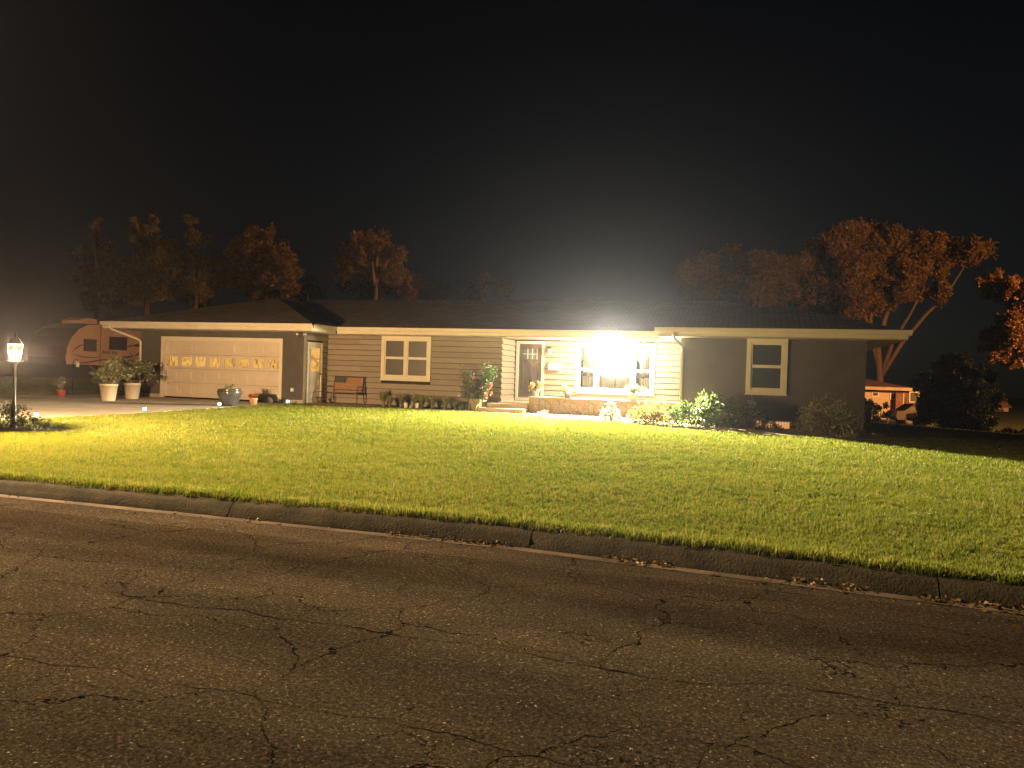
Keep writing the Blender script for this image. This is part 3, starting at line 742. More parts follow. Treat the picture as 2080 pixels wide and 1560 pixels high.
# --- roof
PIT = .295
def roof_faces(name, polys, thick=.05):
    """list of 3D polygons (planar), each with its own UV along the eave"""
    b_ = B(); uvs = []
    for pl in polys:
        n = len(b_.v); b_.v += [tuple(p) for p in pl]; b_.f.append(tuple(range(n, n+len(pl))))
        a, b = Vector(pl[0]), Vector(pl[1]); u = (b-a).normalized(); nn = u.cross(Vector(pl[2])-a).normalized(); w = nn.cross(u)
        uvs += [((Vector(p)-a).dot(u)+(pl[0][0]*.37), (Vector(p)-a).dot(w)) for p in pl]
    o = b_.make(name, M_ROOF, house); uv = o.data.uv_layers.new(name='UVMap')
    for i, l in enumerate(o.data.loops): uv.data[i].uv = uvs[l.vertex_index]
    md = o.modifiers.new('thickness', 'SOLIDIFY'); md.thickness = thick; md.offset = -1
    return o
RX0, RX1, RY0, RY1, RZ = -23.70, 4.0, 24.97, 35.1, 2.985
hr = (RY1-RY0)/2; zr = RZ+PIT*hr; ym = (RY0+RY1)/2
roof_faces('main_roof', [[(RX0,RY0,RZ),(RX1,RY0,RZ),(RX1-hr,ym,zr),(RX0+hr,ym,zr)], [(RX1,RY1,RZ),(RX0,RY1,RZ),(RX0+hr,ym,zr),(RX1-hr,ym,zr)],
                         [(RX1,RY0,RZ),(RX1,RY1,RZ),(RX1-hr,ym,zr)], [(RX0,RY1,RZ),(RX0,RY0,RZ),(RX0+hr,ym,zr)]])
gx0, gx1, gy0, gz = -23.78, -14.53, 23.32, 3.0; gh = (gx1-gx0)/2; gzr = gz+PIT*gh
roof_faces('garage_roof', [[(gx0,gy0,gz),(gx1,gy0,gz),((gx0+gx1)/2,gy0+gh,gzr)], [(gx1,gy0,gz),(gx1,31.0,gz),((gx0+gx1)/2,31.0,gzr),((gx0+gx1)/2,gy0+gh,gzr)],
                           [(gx0,31.0,gz),(gx0,gy0,gz),((gx0+gx1)/2,gy0+gh,gzr),((gx0+gx1)/2,31.0,gzr)]])
wx0, wx1, wy0, wz = -2.70, 4.05, 22.88, 2.975; wh = (wx1-wx0)/2; wzr = wz+PIT*wh
roof_faces('wing_roof', [[(wx0,wy0,wz),(wx1,wy0,wz),((wx0+wx1)/2,wy0+wh,wzr)], [(wx1,wy0,wz),(wx1,30.5,wz),((wx0+wx1)/2,30.5,wzr),((wx0+wx1)/2,wy0+wh,wzr)],
                         [(wx0,30.5,wz),(wx0,wy0,wz),((wx0+wx1)/2,wy0+wh,wzr),((wx0+wx1)/2,30.5,wzr)]])
# soffits
def soffit(x0, x1, y0, y1, z=ZE): b_ = B(); b_.box(x0,x1,y0,y1,z,z+.02); part('soffit', b_, M_WHITE)
soffit(-23.7, -14.60, 23.36, GY-.003); soffit(-15.297, -14.60, GY, 24.99); soffit(-23.7,-22.505,GY,34.4)
soffit(-14.59, -2.72, 25.0, MY-.003); soffit(-15.29,-14.59,24.995,MY-.003)
soffit(-2.66, 3.98, 22.94, WY-.003); soffit(-2.66,-2.08,WY,24.99); soffit(3.055, 3.98, WY, 34.4)
# fascia boards and gutters
def fascia(a, b, out, z0=2.735, z1=2.965, gut=True, over=0.0):
    """a,b end points (x,y) ; out = outward unit (x,y)"""
    ox, oy = out; b_ = B()
    A = lambda t, o, z: (a[0]+(b[0]-a[0])*t+ox*o, a[1]+(b[1]-a[1])*t+oy*o, z)
    b_.hexa([A(0,.0,z0),A(1,.0,z0),A(1,-.03,z0),A(0,-.03,z0),A(0,.0,z1),A(1,.0,z1),A(1,-.03,z1),A(0,-.03,z1)]); part('fascia', b_, M_TRIM)
    if gut:
        L = math.hypot(b[0]-a[0], b[1]-a[1]); e = over/L
        pr = [(.004,z0+.115),(.06,z0+.115),(.085,z0+.165),(.095,z0+.255),(.085,z0+.262),(.075,z0+.215),(.02,z0+.21),(.004,z0+.262)]
        b_ = B(); n = len(pr)
        b_.v = [A(-e,o,z) for o, z in pr]+[A(1+e,o,z) for o, z in pr]
        b_.f = [(i, (i+1) % n, n+(i+1) % n, n+i) for i in range(n)]+[tuple(reversed(range(n))), tuple(range(n,2*n))]
        part('gutter', b_, M_TRIM)
fascia((-23.72,23.36),(-14.60,23.36),(0,-1),over=.05); fascia((-14.60,23.39),(-14.60,24.96),(1,0))
fascia((-14.57,25.0),(-2.74,25.0),(0,-1),over=.02)
fascia((-2.68,22.94),(3.98,22.94),(0,-1),over=.10); fascia((4.0,22.97),(4.0,34.4),(1,0),gut=False); fascia((-2.70,24.98),(-2.70,22.97),(-1,0),gut=False)
fascia((-23.73,34.4),(-23.73,23.39),(-1,0),gut=False)
# downspouts
b_ = B(); b_.tube([(-2.23,22.86,2.84),(-2.20,22.9,2.68),(-2.02,23.40,2.48),(-2.0,23.44,2.40),(-2.0,23.44,.25),(-2.0,23.30,.18),(-2.0,23.05,.15)], .045, 8); part('downspout', b_, M_TRIM)
b_ = B(); b_.tube([(-23.32,23.28,2.84),(-23.30,23.32,2.72),(-22.55,23.9,2.36),(-22.46,23.95,2.28),(-22.46,23.95,.30),(-22.46,23.85,.22)], .042, 8); part('downspout', b_, M_TRIM)

# ------------------------------------------------------------------ lamps
def lamp_mat(name, col, I, r): return emat(name, col, I/(math.pi*r*r))
pl = thing('porch_light', 'bright round ceiling light glowing under the porch roof', 'ceiling light', (-4.62,26.05,ZE))
b_ = B(); b_.lathe((-4.62,26.05,ZE-.03), [(.085,0),(.10,.02),(.10,.05)], 20); b_.make('base_plate', M_BROWNM, pl, True)
b_ = B(); b_.ball((-4.62,26.05,ZE-.10), .085, 16, 10, (1,1,.95)); b_.make('globe', lamp_mat('porch_globe', PORCH_C, PORCH_I, .085), pl, True)
# extra unseen spot in front of the globe, added to brighten the lawn
fl_ = bpy.data.lights.new('lawn_fill', 'SPOT'); flo = bpy.data.objects.new('lawn_fill', fl_); COL.objects.link(flo)
fl_.energy = LAWN_FILL_W; fl_.color = PORCH_C; fl_.spot_size = R_(172); fl_.spot_blend = .6; fl_.shadow_soft_size = .06
flo.location = (-4.62, 25.94, ZE-.10); flo.rotation_euler = (Vector((-3.5, 6, 1.0))-Vector(flo.location)).to_track_quat('-Z', 'Y').to_euler()

LP = (-13.245, 11.02)
lp = thing('post_lamp', 'glowing black lantern on a slim post beside the driveway', 'lamp post', (LP[0], LP[1], tz(*LP)))
b_ = B(); b_.lathe((*LP,0), [(.07,.12),(.07,.2),(.05,.26),(.042,.60),(.030,.66),(.030,1.36),(.05,1.40),(.075,1.43)], 14); b_.make('post', M_BLACK, lp, True)
b_ = B()
for k in range(4):
    a = R_(45+90*k+8); b_.beam((LP[0]+.075*math.cos(a), LP[1]+.075*math.sin(a), 1.44), (LP[0]+.125*math.cos(a), LP[1]+.125*math.sin(a), 1.75), .012, .012)
b_.lathe((*LP,0), [(.06,1.415),(.18,1.432),(.185,1.446)], 4); b_.make('lantern_frame', M_BLACK, lp)
for k in range(4):
    a0, a1 = R_(45+90*k+8), R_(135+90*k+8); b_ = B(); P_ = lambda a, r, z: (LP[0]+r*math.cos(a), LP[1]+r*math.sin(a), z)
    b_.quad(P_(a0,.073,1.45),P_(a1,.073,1.45),P_(a1,.121,1.745),P_(a0,.121,1.745)); b_.make('pane', M_LAMPGLASS, lp)
b_ = B(); b_.lathe((*LP,0), [(.165,1.75),(.15,1.775),(.09,1.86),(.03,1.89),(.022,1.93),(.03,1.95),(.005,1.98)], 4); b_.make('lantern_roof', M_BLACK, lp)
b_ = B(); b_.ball((LP[0],LP[1],1.575), .055, 14, 10, (1,1,1.2)); b_.make('bulb', lamp_mat('post_bulb', POST_C, POST_I, .055), lp, True)

wlan = thing('wall_lantern', 'small unlit metal wall lantern right of the front door', 'wall lamp', (-7.08,PY,2.42))
b_ = B(); bxf(b_, PF, -7.12,-7.02,2.32,2.52,.02,.05); b_.beam(PF(-7.07,.05,2.44),PF(-7.03,.15,2.47),.02,.02); b_.make('bracket', M_BROWNM, wlan)
b_ = B(); b_.lathe(PF(-7.03,.16,2.22), [(.045,0),(.05,.02),(.07,.19),(.075,.20)], 6); b_.make('glass_shade', mat('frosted_glass',(.62,.58,.5),.3,.1,4), wlan)
b_ = B(); b_.lathe(PF(-7.03,.16,2.42), [(.09,0),(.06,.05),(.01,.09)], 6); b_.make('cap', M_BROWNM, wlan)
fl = thing('flood_light', 'unlit silver twin floodlight under the garage eave corner', 'floodlight', (-15.3,23.95,2.66))
b_ = B(); b_.box(-15.36,-15.24,23.90,23.99,2.62,2.72); b_.make('mount', M_BROWNM, fl)
for dx in (-.12,.14):
    b_ = B(); b_.tube([(-15.30+dx*.4,23.9,2.66),(-15.30+dx*.8,23.80,2.655),(-15.30+dx*1.3,23.70,2.64)], [.03,.05,.075], 12); b_.make('lamp_head', mat('brushed_silver',(.6,.58,.54),.3,.1,6,metal=.8), fl, True)
mb = thing('mailbox', 'white wall mailbox hung below the house number', 'mailbox', (-6.83,PY,1.8))
b_ = B(); b_.prism([(0,1.66),(.13,1.66),(.145,1.70),(.145,1.80),(.02,1.90),(0,1.90)], lambda u, v, t: PF(t, u+.026, v), -7.06, -6.60); b_.make('box', M_WHITE, mb)
b_ = B(); b_.prism([(.149,1.80),(.155,1.80),(.03,1.915),(.0,1.915),(.0,1.905),(.025,1.905)], lambda u, v, t: PF(t, u+.026, v), -7.07, -6.59); b_.make('lid', M_WHITE, mb)

# solar lights
def solar(x, y, label):
    o = thing('solar_light', label, 'garden light', (x, y, tz(x, y)), 'solar stake lights along the driveway edge')
    z = tz(x, y)
    b_ = B(); b_.tube([(x,y,z),(x,y,z+.09)], .009, 6); b_.make('stake', M_BLACK, o)
    b_ = B(); b_.lathe((x,y,z+.09), [(.026,0),(.036,.015),(.040,.05),(.034,.07)], 10); b_.make('bulb', emat('solar_led',(.55,.85,1.0),40), o, True)
    b_ = B(); b_.lathe((x,y,z+.161), [(.05,0),(.048,.012),(.01,.02)], 10); b_.make('cap', M_BLACK, o)
solar(-14.97,13.0,'white solar light nearest the lamp post'); solar(-15.30,16.5,'white solar light halfway along the driveway edge')
solar(-15.65,19.95,'white solar light just before the dark glazed pot'); solar(-15.45,23.3,'white solar light below the garage corner')

# ------------------------------------------------------------------ foliage helpers
def rand_dirs(n):
    v = rng.normal(size=(n,3)); return v/np.linalg.norm(v, axis=1)[:,None]
def leaves(P, size, aspect=.5, droop=0.0, nrm=None, jitter=.35, fold=.15):
    """diamond leaves at points P; returns V,F"""
    n = len(P); s = size*(1-jitter+2*jitter*rng.random(n))[:,None]
    a = rand_dirs(n)
    if nrm is not None: a = a*.9+nrm; a /= np.linalg.norm(a, axis=1)[:,None]+1e-9
    a[:,2] -= droop; a /= np.linalg.norm(a, axis=1)[:,None]+1e-9
    b = np.cross(a, rand_dirs(n)); b /= np.linalg.norm(b, axis=1)[:,None]+1e-9
    c = np.cross(a, b)
    v0 = P; v2 = P+a*s; mid = P+a*s*.5+c*s*fold
    v1 = mid+b*s*aspect*.5; v3 = mid-b*s*aspect*.5
    V = np.stack([v0,v1,v2,v3],1).reshape(-1,3); F = np.arange(4*n).reshape(n,4)
    return V, F
def blob_points(blobs, n, shell=.55):
    w = np.array([r**2.2 for _, r in blobs]); w /= w.sum(); out = []
    for (c, r), k in zip(blobs, rng.multinomial(n, w)):
        nsub = max(4, int(k/130)); d = rand_dirs(nsub); rad = r*(shell*.8+(1.18-shell*.8)*rng.random(nsub)**1.2)[:,None]
        ctr = np.array(c)+d*rad*np.array([1,1,.85])
        pick = rng.integers(0, nsub, k); sub = rng.normal(size=(k,3))*r*(.10+.11*rng.random(nsub))[pick][:,None]
        out.append(ctr[pick]+sub)
    return np.concatenate(out)
def foliage(name, P, size, m, parent=None, org=(0,0,0), **kw):
    V, F = leaves(P, size, **kw); me = fast_mesh(name, V-np.array(org), F); me.materials.append(m)
    return link(name, me, parent, org)
def tree(name, label, base, blobs, n, size, m, limbs, r0=.25, group=None):
    """limbs: list of polylines (first is trunk)"""
    t = thing(name, label, 'tree', base, group)
    b_ = B()
    for k, pl_ in enumerate(limbs):
        nn = len(pl_); rr = r0 if k == 0 else r0*.62
        b_.tube(pl_, [rr*(1-.72*i/(nn-1)) for i in range(nn)], 8)
    b_.make('trunk', M_BARK, t, True)
    foliage('crown', blob_points(blobs, int(n*2.9)), size*.74, m, t, base)
    return t

L_RUST = leafmat('rust_tree_leaf', (.16,.10,.03), .25, gloss=.01)
L_OLIVE = leafmat('olive_tree_leaf', (.19,.15,.045), .25, gloss=.01)
L_DIM = leafmat('dim_tree_leaf', (.05,.038,.018), .2, gloss=.005)
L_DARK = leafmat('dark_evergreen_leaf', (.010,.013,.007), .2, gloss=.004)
L_BUSH = leafmat('bush_leaf', (.31,.32,.16), .35, gloss=.03)
L_RHODO = leafmat('broad_leaf', (.10,.17,.05), .35, gloss=.08)
L_GOLD = leafmat('golden_leaf', (.24,.20,.05), .4)
L_VAR = leafmat('pale_variegated_leaf', (.36,.36,.24), .35)
L_POT = leafmat('pot_plant_leaf', (.15,.155,.065), .35, gloss=.05)
L_ROSE = leafmat('rose_leaf', (.07,.14,.035), .35, gloss=.06)
L_RED = leafmat('red_petal', (.55,.06,.035), .3, .3)
L_PINK = leafmat('coral_petal', (.62,.20,.14), .3, .3)
L_ORANGE = leafmat('orange_petal', (.62,.28,.06), .35, .35)
L_YEL = leafmat('yellow_petal', (.62,.48,.06), .35, .3)
L_STRAP = leafmat('strap_leaf', (.34,.36,.15), .4, gloss=.05)
L_DRY = leafmat('dry_leaf', (.22,.15,.06), .2, .6)

# ------------------------------------------------------------------ trees
def px_blobs(lst, Y, dep=2.0):
    out = []
    for (px, py, rp) in lst:
        y = Y+random.uniform(-dep, dep); c = at(px, py, y); d = (c-Vector((0,0,CAMH))).dot(FW)
        out.append((tuple(c), rp*d/FPX))
    return out
def limb(Y, *pp, dy=0.0):
    n = len(pp); return [tuple(at(px, py, Y+dy*i/(n-1))) for i, (px, py) in enumerate(pp)]
def wtree(name, label, Y, blobs, n, size, m, limbs, r0=.28, group=None, dep=2.0):
    lim = [limb(Y, *l, dy=random.uniform(-1.5,1.5) if k else 0) for k, l in enumerate(limbs)]
    b0 = lim[0][0]; zb = tz(b0[0], b0[1]); lim[0] = [(b0[0], b0[1], zb-.2)]+lim[0]
    return tree(name, label, (b0[0], b0[1], zb), px_blobs(blobs, Y, dep), n, size, m, lim, r0, group)
GT = 'trees standing behind the house'
wtree('leaning_tree', 'big rust coloured tree leaning right behind the neighbour house', 88,
      [(1640,540,38),(1680,510,42),(1720,492,40),(1770,480,36),(1810,490,34),(1850,500,36),(1890,500,32),(1930,515,34),(1975,512,34),(1620,580,32),(1680,580,46),(1740,560,46),(1800,550,44),(1860,545,34),(1905,555,26),(1690,635,34),(1740,620,36),(1790,605,32),(1840,590,30),(1890,590,22),(1660,610,40),(1995,505,18),(1920,600,20)],
      23000, .42, L_RUST,
      [[(1787,768),(1783,700),(1800,640),(1835,560),(1850,510)],[(1787,768),(1830,700),(1880,640),(1925,595),(1960,540)],[(1783,720),(1760,650),(1720,590),(1690,540)],[(1790,760),(1815,690),(1845,645),(1880,580)],[(1783,740),(1768,680),(1770,600),(1775,520)]], .42, GT, 4)
wtree('hazy_tree', 'dim brown tree behind the roof left of the big rust tree', 80,
      [(1400,560,30),(1440,540,34),(1490,530,32),(1540,535,36),(1585,545,34),(1420,590,32),(1480,580,40),(1550,590,40),(1600,600,30)], 9000, .42, leafmat('hazy_tree_leaf', (.10,.07,.025), .25, gloss=.005),
      [[(1500,640),(1498,590),(1490,540)],[(1500,630),(1540,590),(1560,550)],[(1500,630),(1450,590),(1430,550)]], .35, GT, 3)
wtree('maple_tree', 'orange lit tree at the right edge above the dark evergreen', 52,
      [(2020,580,26),(2060,590,30),(2085,600,30),(2095,650,36),(2060,655,30),(2040,680,28),(2005,700,20),(2075,700,34),(2030,720,20),(2110,620,40),(2120,690,40),(2060,740,18)], 10000, .26, leafmat('orange_tree_leaf',(.13,.065,.02),.3, gloss=.01),
      [[(2105,850),(2100,780),(2090,700),(2070,620)],[(2100,780),(2060,710),(2030,660)],[(2095,730),(2110,660)]], .25, GT, 2)
wtree('evergreen_tree', 'broad black evergreen tree standing right of the neighbour house', 40,
      [(1885,775,26),(1925,755,30),(1965,750,28),(1995,765,26),(1900,815,34),(1950,800,42),(1995,810,30),(1880,845,22),(1935,845,36),(1985,850,30)], 12000, .2, L_DARK,
      [[(1942,880),(1942,830),(1945,760)],[(1942,850),(1910,800)],[(1942,850),(1980,800)]], .22, GT, 1.6)
LT = [('tall_tree', 'tallest ragged tree at the far left behind the camper', 56, [(200,480,18),(190,455,12),(165,515,18),(180,560,26),(215,520,26),(235,570,34),(200,600,30)], 5200),
      ('tall_tree', 'brown plumed tree standing over the left garage roof slope', 50, [(280,460,20),(310,455,18),(265,485,16),(300,495,24),(330,500,22),(290,540,34),(330,550,32),(310,585,30),(260,590,30)], 7200),
      ('tall_tree', 'thin upright tree with two narrow spires above the garage', 52, [(387,450,10),(390,480,16),(420,490,10),(422,530,15),(380,530,26),(350,580,30),(410,580,28),(400,610,24)], 5600),
      ('tall_tree', 'rounded dark rust tree above the garage ridge', 47, [(510,480,22),(545,480,20),(480,510,22),(530,520,32),(570,520,28),(470,560,28),(520,570,34),(580,565,30),(550,600,26)], 7600),
      ('round_tree', 'round topped tree alone over the main roof left end', 50, [(740,485,22),(770,480,22),(710,515,24),(755,525,38),(795,515,26),(700,560,26),(750,575,36),(800,565,30),(825,590,20)], 8200)]
for nm, lab, Y, bl, n in LT:
    cx_ = sum(b[0] for b in bl)/len(bl); yb = max(b[1] for b in bl)
    wtree(nm, lab, Y, bl, n, .33, L_OLIVE if 'spire' in lab or 'plumed' in lab else L_RUST,
          [[(cx_, yb+40),(cx_+4, yb-10),(cx_, (2*yb+min(b[1] for b in bl))/3)]]+[[(cx_, yb-10),((cx_+b[0])/2, (yb+b[1])/2-4),(b[0], b[1])] for b in bl[1:5]], .28, GT)
SB = 'low dark shrub trees beyond the roof ridge'
for k, (lab, bl) in enumerate((('small dark shrub tree in the gap right of the garage ridge', [(625,580,18),(645,590,16),(610,600,16),(635,610,18)]),
                               ('low dark shrub tree right of the round topped tree', [(850,580,16),(875,590,18),(905,590,16),(890,605,18)]),
                               ('low dark shrub tree behind the middle of the roof ridge', [(950,580,18),(985,575,18),(1020,590,18),(965,600,18)]))):
    wtree('shrub_tree', lab, 58, bl, 2200, .34, L_DIM if k else L_DARK, [[(bl[0][0], 640),(bl[0][0], 600)]], .15, SB)

# ------------------------------------------------------------------ neighbour house (down the slope)
NY = 70.0; k7 = NY/58.0
nh = thing('neighbour_house', 'small hip roofed neighbour house glowing orange under a street lamp', 'house', (10, NY, tz(10, NY)))
def np_(px, py, dy=0): p = at(px, py, NY+dy); return p
M_NW = mat('neighbour_siding', (.55,.45,.36), .7, .1, 3); M_NB = mat('neighbour_brick', (.24,.12,.075), .8, .3, 4)
xr = at(1868, 830, NY).x; xl = -6.0; zg = -1.6; zt_ = at(1800, 797, NY).z
b_ = B(); b_.box(xl, at(1836,800,NY).x, NY, NY+8, zg, zt_); b_.make('wall', M_NW, nh)
b_ = B(); b_.box(at(1837,800,NY).x, xr, NY+.4, NY+8, zg, zt_); b_.make('entry_wall', M_NB, nh)
b_ = B(); b_.box(at(1818,800,NY).x, at(1833,800,NY).x, NY-.5, NY-.02, zg, zt_-.02); b_.make('porch_column', M_NB, nh)
f0, f1 = np_(1700,785,-.8), np_(1853,793,-.8)
b_ = B(); b_.box(xl-.5, f1.x, NY-.85, NY-.8, f1.z-.05, f1.z+.22); b_.make('fascia', M_NW, nh)
b_ = B(); zf = f1.z+.2; xr2 = f1.x+.1; zrid = at(1760,763,NY+4).z
b_.add([(xl-.6,NY-.9,zf),(xr2,NY-.9,zf),(xr2,NY+8.9,zf),(xl-.6,NY+8.9,zf),(xr2-4.6,NY+4,zrid),(xl-.6,NY+4,zrid)], [(0,1,4,5),(1,2,4),(2,3,5,4),(3,0,5),(0,3,2,1)]); b_.make('roof', mat('neighbour_shingle',(.12,.06,.045),.9,.2,3), nh)
for (x0,y0,x1,y1) in ((1771,794,1785,806),(1808,794,1820,812)):
    a, c = np_(x0,y0), np_(x1,y1); w_ = frame_boards(FRONT(NY), a.x, c.x, c.z, a.z-.05, .08, 0, .05).make('window', M_WHITE, nh)
    b_ = B(); b_.box(a.x+.08, c.x-.08, NY-.02, NY-.003, c.z+.08, a.z-.13); b_.make('pane', M_SCREEN, w_)
for wx in (-4.2, -.6, 3.0):
    w_ = frame_boards(FRONT(NY), wx, wx+1.5, zt_-1.55, zt_-.25, .1, 0, .05).make('window', M_WHITE, nh)
    b_ = B(); b_.box(wx+.1, wx+1.4, NY-.02, NY-.003, zt_-1.45, zt_-.35); b_.make('pane', M_SCREEN, w_)
a, c = np_(1847,794,.4), np_(1867,818,.4); w_ = frame_boards(FRONT(NY+.4), a.x, c.x, c.z, a.z-.05, .08, 0, .05).make('window', M_WHITE, nh)
b_ = B(); b_.box(a.x+.08, c.x-.08, NY+.38, NY+.397, c.z+.08, a.z-.13); b_.make('pane', M_SCREEN, w_)
b_ = B(); b_.tube([(at(1835,800,NY).x, NY-.06, zt_), (at(1835,800,NY).x, NY-.06, zg)], .05, 8); b_.make('downspout', M_WHITE, nh)
b_ = B(); b_.box(at(1838,800,NY).x, at(1845,800,NY).x, NY+.36, NY+.397, zg, zt_-.3); b_.make('door', M_BOOTH, nh)

def car(name, label, x, y, rz, m):
    z = tz(x, y); o = thing(name, label, 'car', (x, y, z)); o.rotation_euler = (0,0,rz)
    prof_ = [(-2.2,.35),(2.15,.35),(2.25,.55),(2.2,.80),(1.25,.95),(.65,1.42),(-1.1,1.46),(-1.75,1.0),(-2.25,.92),(-2.3,.55)]
    b_ = B(); b_.prism(prof_, lambda u, v, t: (x+u, y+t, z+v), -.85, .85); b_.make('body', m, o)
    for s in (-1, 1):
        b_ = B(); b_.prism([(1.1,.98),(.6,1.38),(-.15,1.39),(-.15,.98)], lambda u, v, t: (x+u, y+t, z+v), s*.852, s*.862); b_.make('side_window', M_SCREEN, o)
        b_ = B(); b_.prism([(-.25,.98),(-.25,1.39),(-1.0,1.40),(-1.5,1.02)], lambda u, v, t: (x+u, y+t, z+v), s*.852, s*.862); b_.make('side_window', M_SCREEN, o)
        for wx in (-1.4, 1.4):
            b_ = B(); b_.tube([(x+wx, y+s*.70, z+.32),(x+wx, y+s*.90, z+.32)], .32, 16); w_ = b_.make('wheel', M_BLACK, o)
            b_ = B(); b_.tube([(x+wx, y+s*.90, z+.32),(x+wx, y+s*.91, z+.32)], .19, 12); b_.make('rim', mat('wheel_rim',(.12,.12,.12),.4,.1,5,metal=.8), w_)
        b_ = B(); b_.box(x+2.2, x+2.27, y+s*.72-.15, y+s*.72+.15, z+.62, z+.76); b_.make('headlight', mat('lamp_lens',(.6,.6,.6),.2,.1,5), o)
    return o
P1 = at(1880, 845, 60); car('parked_car', 'parked car in front of the neighbour entry window', P1.x, 60, R_(12), mat('tan_car_paint',(.07,.05,.035),.35,.05,2))
P2 = at(1905, 845, 55); car('parked_car', 'parked car nose showing beside the black evergreen', P2.x+.6, 55, R_(190), mat('grey_car_paint',(.06,.05,.045),.35,.05,2))
# far lit patch of street and a far house at the right
fp = at(2040, 858, 78)
fh = thing('far_house', 'tiny gabled house lit orange far down the side street', 'house', (at(2040,830,110).x, 110, tz(25,110)))
q0, q1, q2 = at(2019,846,110), at(2048,846,110), at(2044,826,110)
b_ = B(); b_.box(q0.x, q1.x, 110, 116, q0.z-1.0, q0.z+1.2); b_.make('wall', M_NW, fh)
b_ = B(); b_.prism([(q0.x-.3,q0.z+1.2),(q1.x+.3,q0.z+1.2),((q0.x+q1.x)/2,q0.z+2.4)], lambda u, v, t: (u, t, v), 109.6, 116.4); b_.make('roof', M_NB, fh)
b_ = B(); b_.box(q0.x+.5,q0.x+1.0,109.95,109.99,q0.z-.9,q0.z+.9); b_.make('door', M_BOOTH, fh)
def added_hedge(name, label, Y, blobs, n, size):
    bb = px_blobs(blobs, Y, .5); c = bb[len(bb)//2][0]; b0 = (c[0], c[1], tz(c[0], c[1])); t = thing(name, label, 'added_hedge', b0); b_ = B()
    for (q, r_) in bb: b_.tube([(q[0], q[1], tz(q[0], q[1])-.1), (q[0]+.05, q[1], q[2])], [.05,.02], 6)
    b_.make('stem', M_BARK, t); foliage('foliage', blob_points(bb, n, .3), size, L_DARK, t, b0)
added_hedge('added_hedge', 'black foliage added in place of shadow on the neighbour lower wall', 52, [(1752,822,18),(1770,826,20),(1788,832,18),(1803,840,12),(1760,845,22),(1785,850,18)], 2600, .16)  # added dark leaves standing in for a shadow on the neighbour wall
added_hedge('added_hedge', 'long black foliage row added to hide lit ground at the right edge', 44, [(1980,885,16),(2005,888,18),(2030,884,16),(2055,882,18),(2080,880,18),(2105,880,20),(2000,900,18),(2040,900,18),(2080,900,20)], 5200, .16)  # added to cover ground that the right street lamp lights too brightly
v0, v1 = at(2016,853,84), at(2059,863,84)
b_ = B(); b_.box(v0.x, v1.x, 84, 84.35, v1.z-.3, v0.z); w_ = tag(b_.make('garden_wall', M_NW), 'low pale garden wall lit orange beyond the dark lawn', 'wall')
fp_ = B(); fp_.box(3.22,3.33,24.25,24.36,-.3,.80); tag(fp_.make('wooden_post', mat('post_wood',(.22,.17,.11),.8,.3,8,.3,30,(4,4,.5))), 'short square wooden post at the right corner of the house', 'post')

# ------------------------------------------------------------------ camper trailer
cp = thing('camper_trailer', 'tan fifth wheel camper parked left of the garage', 'camper', (-28.2, 30, tz(-28,30)))
CX0, CX1 = -29.0, -27.0
M_CAMP = mat('camper_panel', (.64,.38,.25), .45, .06, 1.5); M_DEC = mat('camper_decal', (.12,.055,.035), .5, .15, 5)
profc = [(24.75,1.30),(24.70,1.6),(24.78,2.0),(25.0,2.45),(25.35,2.80),(25.8,3.0),(26.4,3.06),(36.5,3.06),(36.5,.72),(29.6,.72),(29.4,1.26)]
b_ = B(); b_.prism(profc, lambda u, v, t: (t, u, v), CX0, CX1); b_.make('body', M_CAMP, cp)
CE = EAST(CX1)
b_ = B()
for a, b in zip(profc[0:6], profc[1:7]): b_.beam((CX1+.004,a[0],a[1]),(CX1+.004,b[0],b[1]),.03,.03)
b_.make('edge_trim', M_BROWNM, cp)
b_ = B()
for a, b in zip(profc[0:6], profc[1:7]):
    d = Vector((0, b[0]-a[0], b[1]-a[1])).normalized(); nn = Vector((0, -d.z, d.y))*.012
    b_.hexa([(CX0,a[0],a[1]),(CX1-.03,a[0],a[1]),(CX1-.03,b[0],b[1]),(CX0,b[0],b[1]),(CX0,a[0]+nn.y,a[1]+nn.z),(CX1-.03,a[0]+nn.y,a[1]+nn.z),(CX1-.03,b[0]+nn.y,b[1]+nn.z),(CX0,b[0]+nn.y,b[1]+nn.z)])
b_.make('front_cap', mat('camper_cap_paint',(.045,.032,.026),.5,.1,2), cp)
def cwin(s0, s1, z0, z1):
    w_ = frame_boards(CE, s0, s1, z0, z1, .05, 0, .03).make('window', M_BLACK, cp)
    b_ = B(); bxf(b_, CE, s0+.05, s1-.05, z0+.05, z1-.05, 0, .012); b_.make('pane', mat('camper_glass',(.055,.05,.045),.15,.1,3,spec=.6), w_)
cwin(25.62,26.27,1.87,2.39); cwin(26.97,27.95,1.98,2.56)
b_ = B(); bxf(b_, CE, 26.48, 26.51, 1.27, 3.03, 0, .008); b_.make('panel_seam', M_DEC, cp)
b_ = B(); bxf(b_, CE, 27.2, 28.3, 2.66, 2.74, 0, .05); b_.make('light_bar', M_TRIM, cp)
def swoosh(pts, w):
    b_ = B(); n = len(pts)
    for i, (s_, z_) in enumerate(pts):
        ww = w*math.sin(math.pi*(i+.35)/(n-.3)); b_.v += [CE(s_, .004, z_-ww), CE(s_, .004, z_+ww)]
    b_.f = [(2*i, 2*i+2, 2*i+3, 2*i+1) for i in range(n-1)]; b_.make('decal_stripe', M_DEC, cp)
swoosh([(25.05,1.80),(25.2,1.95),(25.4,2.08),(25.6,2.14)], .03); swoosh([(25.1,1.72),(25.6,1.62),(26.2,1.60),(26.45,1.62)], .02)
